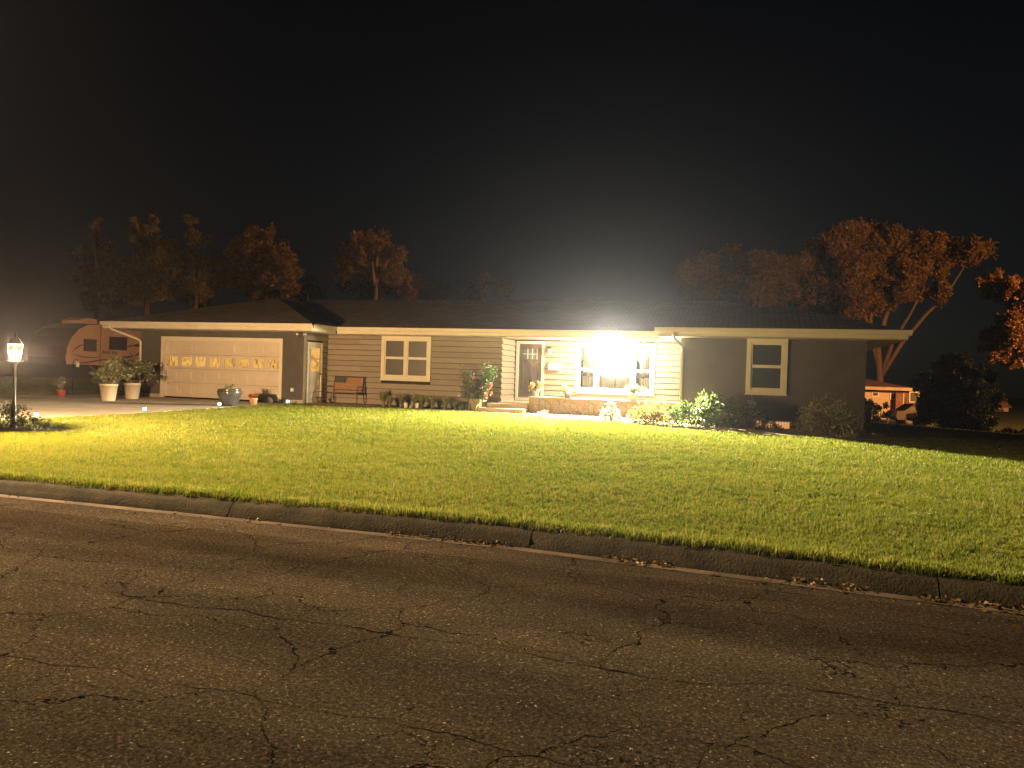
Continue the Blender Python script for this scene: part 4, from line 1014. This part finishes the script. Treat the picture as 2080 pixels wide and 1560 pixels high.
swoosh([(25.4,1.36),(26.0,1.42),(26.6,1.52),(27.2,1.57)], .03); swoosh([(27.9,2.12),(28.2,2.20),(28.5,2.26)], .03)
swoosh([(28.35,2.22),(28.6,2.24),(28.9,2.24)], .07); swoosh([(27.75,1.66),(28.1,1.70),(28.4,1.77)], .05); swoosh([(28.0,1.62),(28.25,1.55),(28.4,1.50)], .045); swoosh([(28.45,1.76),(28.7,1.86),(29.0,1.94)], .06)
b_ = B(); s_ = 26.62                                      # lettering too small to read: two words of small marks
for w_ in ((.07,.05,.06,.05,.06,.05),(.08,.05,.05,.07)):
    for k, l_ in enumerate(w_): bxf(b_, CE, s_, s_+l_*.8, 1.80, 1.90 if k else 1.92, 0, .004); s_ += l_+.015
    s_ += .09
b_.make('lettering', M_DEC, cp)
b_ = B(); b_.box(CX1-.17,CX1-.07,28.1,28.2,.16,1.25); b_.box(CX1-.22,CX1-.02,28.05,28.25,.14,.17); b_.make('landing_leg', M_TRIM, cp)
b_ = B(); b_.prism([(25.95,3.062),(26.9,3.062),(26.85,3.30),(26.3,3.32),(26.0,3.2)], lambda u, v, t: (t, u, v), -28.6, -27.6); b_.make('air_conditioner', M_CAMP, cp)
for yy in (31.6, 32.7):
    b_ = B(); b_.tube([(CX1-.3,yy,.5),(CX1-.02,yy,.5)], .37, 16); b_.make('wheel', M_BLACK, cp)

# ------------------------------------------------------------------ plants
def pot_thing(name, label, x, y, z, prof_, m, leafm, n, size, spread, hgt, flower=None, nf=0, fsize=.05, group=None, stems=0, seg=18, squash=.5, cat='potted plant'):
    t = thing(name, label, cat, (x, y, z), group)
    b_ = B(); b_.lathe((x,y,z), prof_, seg); b_.make('pot', m, t, seg > 8)
    top = prof_[-1][1]
    rt = max(p[0] for p in prof_)
    b_ = B(); b_.lathe((x,y,z+top-.012), [(rt*.86,0),(rt*.80,.008)], seg); b_.make('soil', M_SOIL, t)
    if leafm:
        ks = max(5, n//45); ang = rng.random(ks)*6.283; rad = spread*np.sqrt(rng.random(ks)); hh = z+top+hgt*(.25+.75*rng.random(ks))*(1-squash*(rad/spread)**2)
        tips = np.stack([x+rad*np.cos(ang), y+rad*np.sin(ang), hh], 1)
        b_ = B()
        for q in tips[:max(stems, 4)]:
            b_.tube([(x+(q[0]-x)*.2, y+(q[1]-y)*.2, z+top-.01), (x+(q[0]-x)*.7, y+(q[1]-y)*.7, z+top+(q[2]-z-top)*.6), tuple(q)], [.008,.006,.004], 5)
        b_.make('stem', M_STEM, t)
        P = tips[rng.integers(0, ks, n)]+rng.normal(size=(n,3))*np.array([.16,.16,.15])*max(spread,.12)
        P[:,2] = np.maximum(P[:,2], z+top*.55)
        foliage('foliage', P, size, leafm, t, (x,y,z), aspect=.42)
        if nf:
            b_P = tips[rng.integers(0, ks, nf)]+rng.normal(size=(nf,3))*spread*.15+np.array([0,-spread*.12,size*.3])
            Q = np.repeat(b_P, 9, axis=0)+rng.normal(size=(nf*9,3))*fsize*.22
            foliage('blossom', Q, fsize, flower, t, (x,y,z), aspect=.8)
    return t
GP = 'large cream tubs of leggy plants beside the driveway'
tub = [(.20,0),(.21,.02),(.275,.50),(.285,.50),(.285,.56),(.27,.56)]
pot_thing('potted_plant', 'cream tub with leggy plant farther from the garage', -20.35, 20.35, .168, tub, M_TERRA, L_POT, 620, .13, .60, .75, group=GP, stems=9, squash=.25)
pot_thing('potted_plant', 'cream tub with leggy plant closer to the garage corner', -20.95, 22.0, .168, tub, M_TERRA, L_POT, 700, .13, .66, .85, group=GP, stems=10, squash=.25)
pot_thing('potted_plant', 'small red pot with thin plant at the far left', -23.4, 21.3, .168, [(.11,0),(.15,.2),(.16,.23)], mat('red_glaze',(.50,.09,.07),.35,.1,4), L_POT, 160, .1, .25, .8, flower=L_VAR, nf=2, fsize=.09, stems=5)
gp = pot_thing('glazed_pot', 'large dark slate glazed pot at the lawn corner', -16.02, 20.9, .168, [(.20,0),(.22,.02),(.30,.18),(.37,.38),(.385,.47),(.36,.50),(.35,.52),(.37,.54),(.35,.55)], mat('slate_glaze',(.055,.06,.066),.18,.25,5,spec=.7), L_POT, 60, .08, .2, .14, stems=5, seg=28)
pot_thing('potted_plant', 'small tan pot of red flowers beside the slate pot', -15.62, 21.6, .168, [(.10,0),(.13,.2),(.14,.21),(.14,.25),(.13,.25)], mat('tan_clay',(.42,.27,.16),.7,.15,6), L_ROSE, 130, .06, .13, .12, flower=L_RED, nf=12, fsize=.05, stems=5)
rock = B(); rock.ball((-16.55,23.72,.22), .19, 14, 8, (1.0,.8,.85)); 
rock.v = [(x+.02*math.sin(9*z+5*y), y+.02*math.sin(7*x), max(z, .165)) for x, y, z in rock.v]; tag(rock.make('rock', M_ROCK, None, True), 'rounded tan rock at the right foot of the garage door', 'rock')
# porch wall pots
blue = mat('blue_grey_pot',(.20,.23,.25),.5,.15,5); pur = mat('plum_grey_pot',(.17,.15,.17),.5,.15,5)
pp = [(.085,0),(.095,.01),(.135,.19),(.145,.19),(.145,.23),(.13,.23)]
pot_thing('potted_plant', 'blue grey pot of orange flowers on the stone wall by the steps', -6.98, 25.15, .735, pp, blue, L_GOLD, 170, .07, .22, .24, flower=L_ORANGE, nf=26, fsize=.06, stems=6)
pot_thing('potted_plant', 'dark grey pot of yellow flowers on the middle of the stone wall', -5.86, 25.15, .735, [(.09,0),(.10,.01),(.13,.15),(.14,.17),(.13,.17)], pur, L_GOLD, 260, .07, .24, .24, flower=L_YEL, nf=26, fsize=.06, stems=6)
pot_thing('potted_plant', 'beige pot with trailing green plant on the stone wall below the window', -3.68, 25.15, .735, [(.11,0),(.12,.01),(.16,.20),(.165,.23),(.15,.23)], M_TERRA, L_RHODO, 260, .10, .30, .34, flower=L_VAR, nf=18, fsize=.06, stems=7)
# shrubs
def shrub(name, label, c, rx, ry, h, n, size, m, nstem=7, group=None, low=.05, aspect=.45, tips=0):
    x, y = c; z = tz(x, y); t = thing(name, label, 'bush', (x, y, z), group)
    b_ = B(); ends = []
    for k in range(nstem):
        a = random.uniform(0, 6.28); rr = random.uniform(.3, .95); e = (x+rx*rr*math.cos(a), y+ry*rr*math.sin(a), z+h*random.uniform(.5,.98)*(1-.35*rr))
        ends.append(e); b_.tube([(x+.1*rx*math.cos(a), y+.1*ry*math.sin(a), z-.03), (x+rx*rr*.6*math.cos(a), y+ry*rr*.6*math.sin(a), z+h*.4), e], [.014,.010,.005], 5)
    b_.make('stem', M_STEM, t)
    k = max(8, n//40); d = rand_dirs(k); d[:,2] = np.abs(d[:,2])
    lump = .75+.35*rng.random(k)
    ctr = np.array([x, y, z+low])+d*np.array([rx, ry, h])*lump[:,None]*(.55+.45*rng.random(k))[:,None]
    if tips:
        E_ = np.array(ends); ctr = np.concatenate([ctr, np.repeat(E_, max(1, k//nstem), axis=0)])
    P = ctr[rng.integers(0, len(ctr), n)]+rng.normal(size=(n,3))*np.array([rx,ry,h])*(.085 if tips else .11)
    P[:,2] = np.maximum(P[:,2], z+.02)
    nr = P-np.array([x,y,z+h*.3]); nr /= np.linalg.norm(nr, axis=1)[:,None]+1e-9
    foliage('foliage', P, size, m, t, (x,y,z), nrm=nr, aspect=aspect)
    return t
shrub('variegated_shrub', 'pale variegated shrub in front of the stone wall', (-4.0,22.95), .33, .3, .50, 420, .10, L_VAR, 8)
shrub('golden_shrub', 'wide golden yellow shrub at the right end of the stone wall', (-2.75,22.3), .72, .5, .55, 1500, .085, L_GOLD, 12)
shrub('broad_leaf_bush', 'broad leaved green bush in front of the downspout', (-1.45,21.75), .75, .55, .82, 800, .15, L_RHODO, 12, tips=1, aspect=.36)
shrub('broad_leaf_bush', 'upright green bush right of the downspout against the dark wall', (-.85,22.4), .6, .5, 1.05, 420, .15, L_RHODO, 9, tips=1, aspect=.36)
shrub('dark_bush', 'sparse dark bush in the shade left of the basement window', (-.1,22.6), .6, .4, .75, 500, .10, L_BUSH, 9)
shrub('mound_bush', 'small dark mound bush in front of the basement window', (.50,21.9), .30, .26, .30, 600, .07, leafmat('mound_leaf',(.05,.075,.03),.3), 7)
shrub('round_bush', 'big rounded bush under the dark wall near the right corner', (1.95,21.5), .92, .75, .88, 2600, .085, L_BUSH, 14)
shrub('ground_plant', 'tiny plant in the pale gravel by the steps', (-6.35,23.9), .18, .15, .16, 90, .07, L_VAR, 4)
sb1 = shrub('lamp_shrub', 'leafy shrub around the foot of the lamp post', (-13.55,11.0), .7, .5, .42, 1100, .075, leafmat('lamp_bed_leaf',(.10,.11,.05),.35), 10)
shrub('lamp_shrub', 'low flowering plant right of the lamp post', (-12.85,11.15), .4, .3, .28, 380, .06, L_POT, 6)
# strap leaf plants along the main wall
def strap(name, label, x, y, h, n, spread, group, fl=0):
    z = tz(x, y)+.02; t = thing(name, label, 'plant', (x, y, z), group); b_ = B()
    for k in range(n):
        a = random.uniform(0, 6.28); rr = random.uniform(.2,1)*spread; hh = h*random.uniform(.6,1.05); w = random.uniform(.012,.021)
        dx, dy = math.cos(a), math.sin(a); px_, py_ = -dy*w, dx*w; bx, by = x+dx*.05*random.random(), y+dy*.05*random.random(); prev = None
        for s_ in range(5):
            u = s_/4; q = (bx+dx*rr*u*u, by+dy*rr*u*u, z+hh*(u-.32*u*u*u)*1.25); ww = 1-.85*u*u
            cur = [(q[0]-px_*ww, q[1]-py_*ww, q[2]), (q[0]+px_*ww, q[1]+py_*ww, q[2])]
            if prev: b_.quad(prev[0], prev[1], cur[1], cur[0])
            prev = cur
    b_.make('foliage', L_STRAP, t)
    if fl:
        C = np.array([(x+random.uniform(-.15,.15), y-.1, z+h*random.uniform(.55,.8)) for _ in range(fl)]); Q = np.repeat(C, 8, axis=0)+rng.normal(size=(fl*8,3))*.014
        foliage('blossom', Q, .06, L_ORANGE, t, (x,y,z), aspect=.8)
GS = 'strap leaved plants in the bed along the front wall'
SD = [('tallest strap leaved clump beside the bench',-12.7,25.2,.62,70,.26,0),('strap leaved clump with an orange bloom near the bench',-12.35,25.0,.40,55,.26,1),('second strap leaved clump left of the white blocks',-11.95,25.1,.52,60,.32,0),
      ('strap leaved clump just behind the first white block',-11.45,25.2,.50,60,.30,1),('orange flowering clump between the two white blocks',-11.1,25.0,.48,60,.28,2),('dense strap leaved clump right of the white blocks',-10.75,25.1,.46,70,.30,0),
      ('spreading strap leaved clump below the wall outlet',-10.25,25.1,.48,60,.34,0),('thin dry strap leaved clump left of the climbing rose',-9.85,25.1,.34,40,.24,0)]
for lab, x, y, h, n, sp, f in SD: strap('strap_leaf_plant', lab, x, y, h*1.15, int(n*1.3), sp*1.35, GS, f)
for k, (x, y, lab) in enumerate(((-11.62,24.80,'white block light left in the front wall bed'),(-11.2,24.85,'white block light nearer the climbing rose'))):
    b_ = B(); b_.box(x-.055,x+.055,y-.05,y+.05,.17,.33); b_.box(x-.04,x+.04,y-.035,y+.035,.331,.345); tag(b_.make('block_light', M_WHITE), lab, 'garden light', 'white block lights in the front wall bed')
b_ = B(); b_.ball((-11.42,24.78,.2),.07,10,6,(1,.8,.7)); tag(b_.make('garden_stone', M_TERRA, None, True), 'small pale stone beside the first white block', 'stone')
# climbing rose and hibiscus
def climber(name, label, x, y, z0, pts, n, size, m, fl=(), fm=None, cat='rose bush', pot=None):
    t = thing(name, label, cat, (x, y, z0)); b_ = B()
    for p in pts:
        a = Vector((x+random.uniform(-.06,.06), y, z0)); e = Vector(p); c = (a+e)/2+Vector((random.uniform(-.1,.1), 0, .08)); b_.tube([a, c, e], [.012,.009,.005], 5)
    b_.make('stem', M_STEM, t)
    A = np.array(pts); base = A[rng.integers(0, len(A), n)]; u = rng.random((n,1))**.5
    P = base*u+np.array([x,y,z0])*(1-u); P = np.where(u > .35, P, base)+rng.normal(size=(n,3))*np.array([.085,.08,.10])
    foliage('foliage', P, size, m, t, (x,y,z0), aspect=.45)
    if len(fl):
        Q = np.repeat(np.array(fl), 14, axis=0)+rng.normal(size=(len(fl)*14,3))*.022; foliage('blossom', Q, .075, fm, t, (x,y,z0), aspect=.85)
    return t
climber('climbing_rose', 'tall pale green climbing plant against the wall left of the steps', -9.38, 25.05, .17, [(-9.6,25.1,1.5),(-9.5,25.0,1.62),(-9.35,25.0,1.35),(-9.55,25.0,1.1),(-9.42,25.1,1.25),(-9.3,25.05,1.0),(-9.2,25.0,1.4)], 620, .09, leafmat('pale_rose_leaf',(.13,.15,.06),.35), [(-9.12,24.9,1.22)], L_RED)
hb = climber('flowering_bush', 'bushy green hibiscus with coral blooms in a square olive pot', -8.92, 24.9, .55, [(-8.6,24.9,1.68),(-8.45,24.9,1.62),(-8.5,24.85,1.5),(-8.75,24.9,1.35),(-8.95,24.9,1.15),(-9.05,24.9,.95),(-8.7,24.9,1.05),(-8.55,24.85,1.25),(-8.8,24.85,.85)], 950, .10, L_ROSE,
             [(-8.83,24.78,.99),(-8.48,24.75,1.08),(-8.5,24.75,1.0),(-8.62,24.72,.80),(-8.45,24.75,.78),(-8.60,24.75,.68),(-9.0,24.78,.80)], L_PINK, 'potted bush')
b_ = B(); c = (-8.95,24.72); z0 = .172
b_.hexa([(c[0]-.12,c[1]-.12,z0),(c[0]+.12,c[1]-.12,z0),(c[0]+.12,c[1]+.12,z0),(c[0]-.12,c[1]+.12,z0),(c[0]-.175,c[1]-.175,z0+.36),(c[0]+.175,c[1]-.175,z0+.36),(c[0]+.175,c[1]+.175,z0+.36),(c[0]-.175,c[1]+.175,z0+.36)])
b_.box(c[0]-.19,c[0]+.19,c[1]-.19,c[1]+.19,z0+.361,z0+.41); b_.make('pot', mat('olive_planter',(.20,.18,.08),.6,.15,6), hb)
shrub('low_plant', 'low straggly plant at the foot of the climbing plant', (-9.6,24.95), .28, .2, .35, 260, .07, leafmat('straggly_leaf',(.10,.10,.05),.35), 6)
# railing at the steps
rl = thing('iron_railing', 'dark ornamental iron railing behind the hibiscus', 'railing', (-8.72,25.4,.31))
b_ = B(); b_.tube([(-8.70,24.60,.31),(-8.70,24.62,1.02)],.014,6); b_.make('railing_post', M_BLACK, rl)
b_ = B(); b_.tube([(-8.70,25.45,.31),(-8.70,25.45,1.16)],.014,6); b_.make('railing_post', M_BLACK, rl)
b_ = B(); b_.tube([(-8.70,24.50,.96),(-8.70,24.62,1.02),(-8.70,25.50,1.16)],.018,6); b_.make('handrail', M_BLACK, rl)
for k in range(6):
    yy = 24.74+k*.115; b_ = B(); b_.tube([(-8.70,yy,.36),(-8.70,yy,1.03+(yy-24.62)*.16)],.008,5); b_.make('baluster', M_BLACK, rl)
wh = B(); wh.tube([(-8.86,24.42,.18),(-8.84,24.45,.34),(-8.72,24.62,.52),(-8.60,24.75,.53)], .012, 6); wh.tube([(-8.72,24.62,.52),(-8.70,24.62,.2)], .012, 6)
tag(wh.make('garden_hook', mat('pale_metal',(.55,.5,.42),.4,.1,5)), 'thin pale bent metal rail beside the lower step', 'rail')

# ------------------------------------------------------------------ bench and small things
def bench():
    X0, X1, Y0, Y1 = -14.86, -13.60, 24.86, 25.38; z0 = .178
    t = thing('garden_bench', 'black metal bench with orange slats forming a flag backrest', 'bench', ((X0+X1)/2, 25.1, z0))
    for k in range(4):
        b_ = B(); yy = Y0+.05+k*.115; b_.box(X0+.04, X1-.04, yy, yy+.085, z0+.425, z0+.45); b_.make('seat_slat', M_SLAT, t)
    for k in range(7):
        b_ = B(); zz = z0+.53+k*.066; yy = Y1-.06+k*.014; s0 = X0+.04 if k < 4 else X0+.50
        b_.hexa([(s0,yy,zz),(X1-.06,yy,zz),(X1-.06,yy+.02,zz),(s0,yy+.02,zz),(s0,yy+.01,zz+.046),(X1-.06,yy+.01,zz+.046),(X1-.06,yy+.03,zz+.046),(s0,yy+.03,zz+.046)]); b_.make('back_slat', M_SLAT, t)
    b_ = B(); zz = z0+.53+4*.066-.01; b_.hexa([(X0+.03,Y1-.01,zz),(X0+.49,Y1-.01,zz),(X0+.49,Y1+.01,zz),(X0+.03,Y1+.01,zz),(X0+.03,Y1+.035,zz+.205),(X0+.49,Y1+.035,zz+.205),(X0+.49,Y1+.055,zz+.205),(X0+.03,Y1+.055,zz+.205)]); b_.make('back_panel', M_CANTON, t)
    b_ = B()
    for s0 in (X0+.02, X1-.04): b_.beam((s0,Y1-.04,z0+.42),(s0,Y1+.06,z0+1.0),.035,.03)
    b_.beam((X0+.02,Y1+.055,z0+.995),(X1-.03,Y1+.055,z0+.995),.03,.03); b_.beam((X0+.02,Y1-.02,z0+.515),(X1-.03,Y1-.02,z0+.515),.025,.02)
    b_.make('back_frame', M_BLACK, t)
    b_ = B(); b_.beam((X0+.02,Y0+.03,z0+.41),(X1-.02,Y0+.03,z0+.41),.03,.03); b_.beam((X0+.02,Y1-.04,z0+.41),(X1-.02,Y1-.04,z0+.41),.03,.03); b_.make('seat_frame', M_BLACK, t)
    for s0 in (X0, X1):
        b_ = B(); b_.tube([(s0,Y0-.03,z0),(s0,Y0+.01,z0+.15),(s0,Y0-.01,z0+.42),(s0,Y0+.0,z0+.60),(s0,Y0+.05,z0+.645),(s0,Y0+.3,z0+.65),(s0,Y1+.02,z0+.62)], .016, 6); b_.make('armrest', M_BLACK, t)
        b_ = B(); b_.tube([(s0,Y1+.06,z0),(s0,Y1-.01,z0+.2),(s0,Y1-.04,z0+.42)], .016, 6); b_.make('leg', M_BLACK, t)
bench()
mt = B(); mt.box(-15.22,-14.75,24.35,25.15,.178,.192); tag(mt.make('door_mat', mat('orange_mat',(.42,.17,.06),.95,.25,30,.4,90)), 'small orange door mat below the white side door', 'mat')
bs = thing('wire_rack', 'low black wire rack on the mat by the side door', 'rack', (-15.05,24.5,.192))
b_ = B(); b_.tube([(-15.10,24.35,.192),(-15.10,24.36,.58),(-15.08,24.40,.62),(-15.02,24.95,.62),(-15.0,25.0,.58),(-15.0,25.0,.192)], .012, 6); b_.make('hoop', M_BLACK, bs)
for k in range(7):
    yy = 24.42+k*.075; b_ = B(); b_.tube([(-14.88,yy-.05,.192),(-15.0,yy,.38),(-15.06,yy+.03,.40)], .009, 5); b_.make('tine', M_BLACK, bs)
b_ = B(); b_.tube([(-15.03,24.38,.39),(-15.03,24.95,.39)], .012, 6); b_.make('crossbar', M_BLACK, bs)
hook = B(); hook.tube([(-24.3,22.6,.16),(-24.3,22.6,1.35),(-24.25,22.6,1.5),(-24.15,22.6,1.52),(-24.08,22.6,1.45)], .014, 6); tag(hook.make('garden_hook', M_BLACK), 'thin shepherd hook left of the cream tubs', 'hook')
hl = B(); hl.lathe((-24.08,22.6,1.22), [(.05,0),(.06,.03),(.06,.16),(.03,.2),(.01,.23)], 8); tag(hl.make('hanging_lantern', mat('pale_lantern',(.7,.66,.5),.3,.1,4), None), 'small pale lantern hanging on the garden hook', 'lantern')
dsx = B(); dsx.box(-1.75,-1.2,20.9,21.0,.15,.22); dsx.box(-2.0,-1.82,20.95,21.07,.15,.24); tag(dsx.make('edging_stone', mat('edging_grey',(.2,.19,.17),.8,.3,10)), 'flat grey edging stone under the broad leaved bush', 'stone')

# gravel in front of the stone wall, fallen leaves in the gutter
def scatter_gravel():
    V, F = [], []
    n = 0
    while n < 3600:
        x, y = random.uniform(-7.1,-.4), random.uniform(20.4,24.95)
        if not inpoly(x, y, BEDR): continue
        if x > -2 and y > 22.5: continue
        s_ = random.uniform(.012,.032); z = tz(x, y)+.028; k = len(V); a = random.uniform(0,6.28); c, d = math.cos(a)*s_, math.sin(a)*s_
        V += [(x+c,y+d,z),(x-d*.8,y+c*.8,z+.004),(x-c,y-d,z),(x+d*.8,y-c*.8,z),(x+random.uniform(-.2,.2)*s_,y,z+s_*.8)]
        F += [(k,k+1,k+4,k+4),(k+1,k+2,k+4,k+4),(k+2,k+3,k+4,k+4),(k+3,k,k+4,k+4)]; n += 1
    b_ = B(); b_.v = V; b_.f = [f[:3] for f in F]
    kind(tag(b_.make('gravel', mat('pale_gravel',(.52,.43,.32),.85,.5,25)), 'pale gravel spread in front of the stone wall', 'gravel'), 'stuff')
scatter_gravel()
def scatter_leaves():
    pts = []
    for (x0, x1, n, sx) in ((-3.1,-1.95,110,.0),(-1.0,-.55,60,0),(.18,.85,75,0),(1.15,1.85,75,0),(-4.7,-4.2,18,0),(-12,6,90,1)):
        for _ in range(n):
            x = random.uniform(x0, x1); y = 6.35+koff(x)-abs(random.gauss(0,.045))*(1 if not sx else 5)-.01
            pts.append((x, y, .004+abs(random.gauss(0,.014))*(not sx)+.006))
    for _ in range(70): 
        y = random.uniform(7,21); x = random.uniform(-1.1*y, .3*y); pts.append((x, y, tz(x, y)+.05))
    P = np.array(pts); V, F = leaves(P, .042, aspect=.75, nrm=np.tile([0,0,.35],(len(P),1)), fold=.25)
    V[:,2] = np.repeat(P[:,2],4)+(V[:,2]-np.repeat(P[:,2],4))*.45; V[:,2] = np.maximum(V[:,2], .004)
    me = fast_mesh('fallen_leaves', V, F); me.materials.append(L_DRY); o = link('fallen_leaves', me); kind(o, 'stuff'); tag(o, 'dry brown leaves lying in the gutter and on the lawn', 'leaves')
scatter_leaves()

# ------------------------------------------------------------------ thin volume added to imitate lens glow round the lamps
b_ = B(); b_.box(-300,300,-300,300,-4,30)
hz = b_.make('lens_glow', None); kind(hz, 'stuff'); tag(hz, 'thin volume added for a lens glow around the lamps', 'lens_glow')
hm = bpy.data.materials.new('lens_glow_volume'); hm.use_nodes = True; hn = hm.node_tree.nodes; hn.remove(hn['Principled BSDF'])
pv = hn.new('ShaderNodeVolumePrincipled'); pv.inputs['Density'].default_value = HAZE; pv.inputs['Anisotropy'].default_value = LENS_GLOW_G; pv.inputs['Color'].default_value = (.62,.72,1.0,1)
hm.node_tree.links.new(pv.outputs[0], hn['Material Output'].inputs['Volume']); hz.data.materials.append(hm)
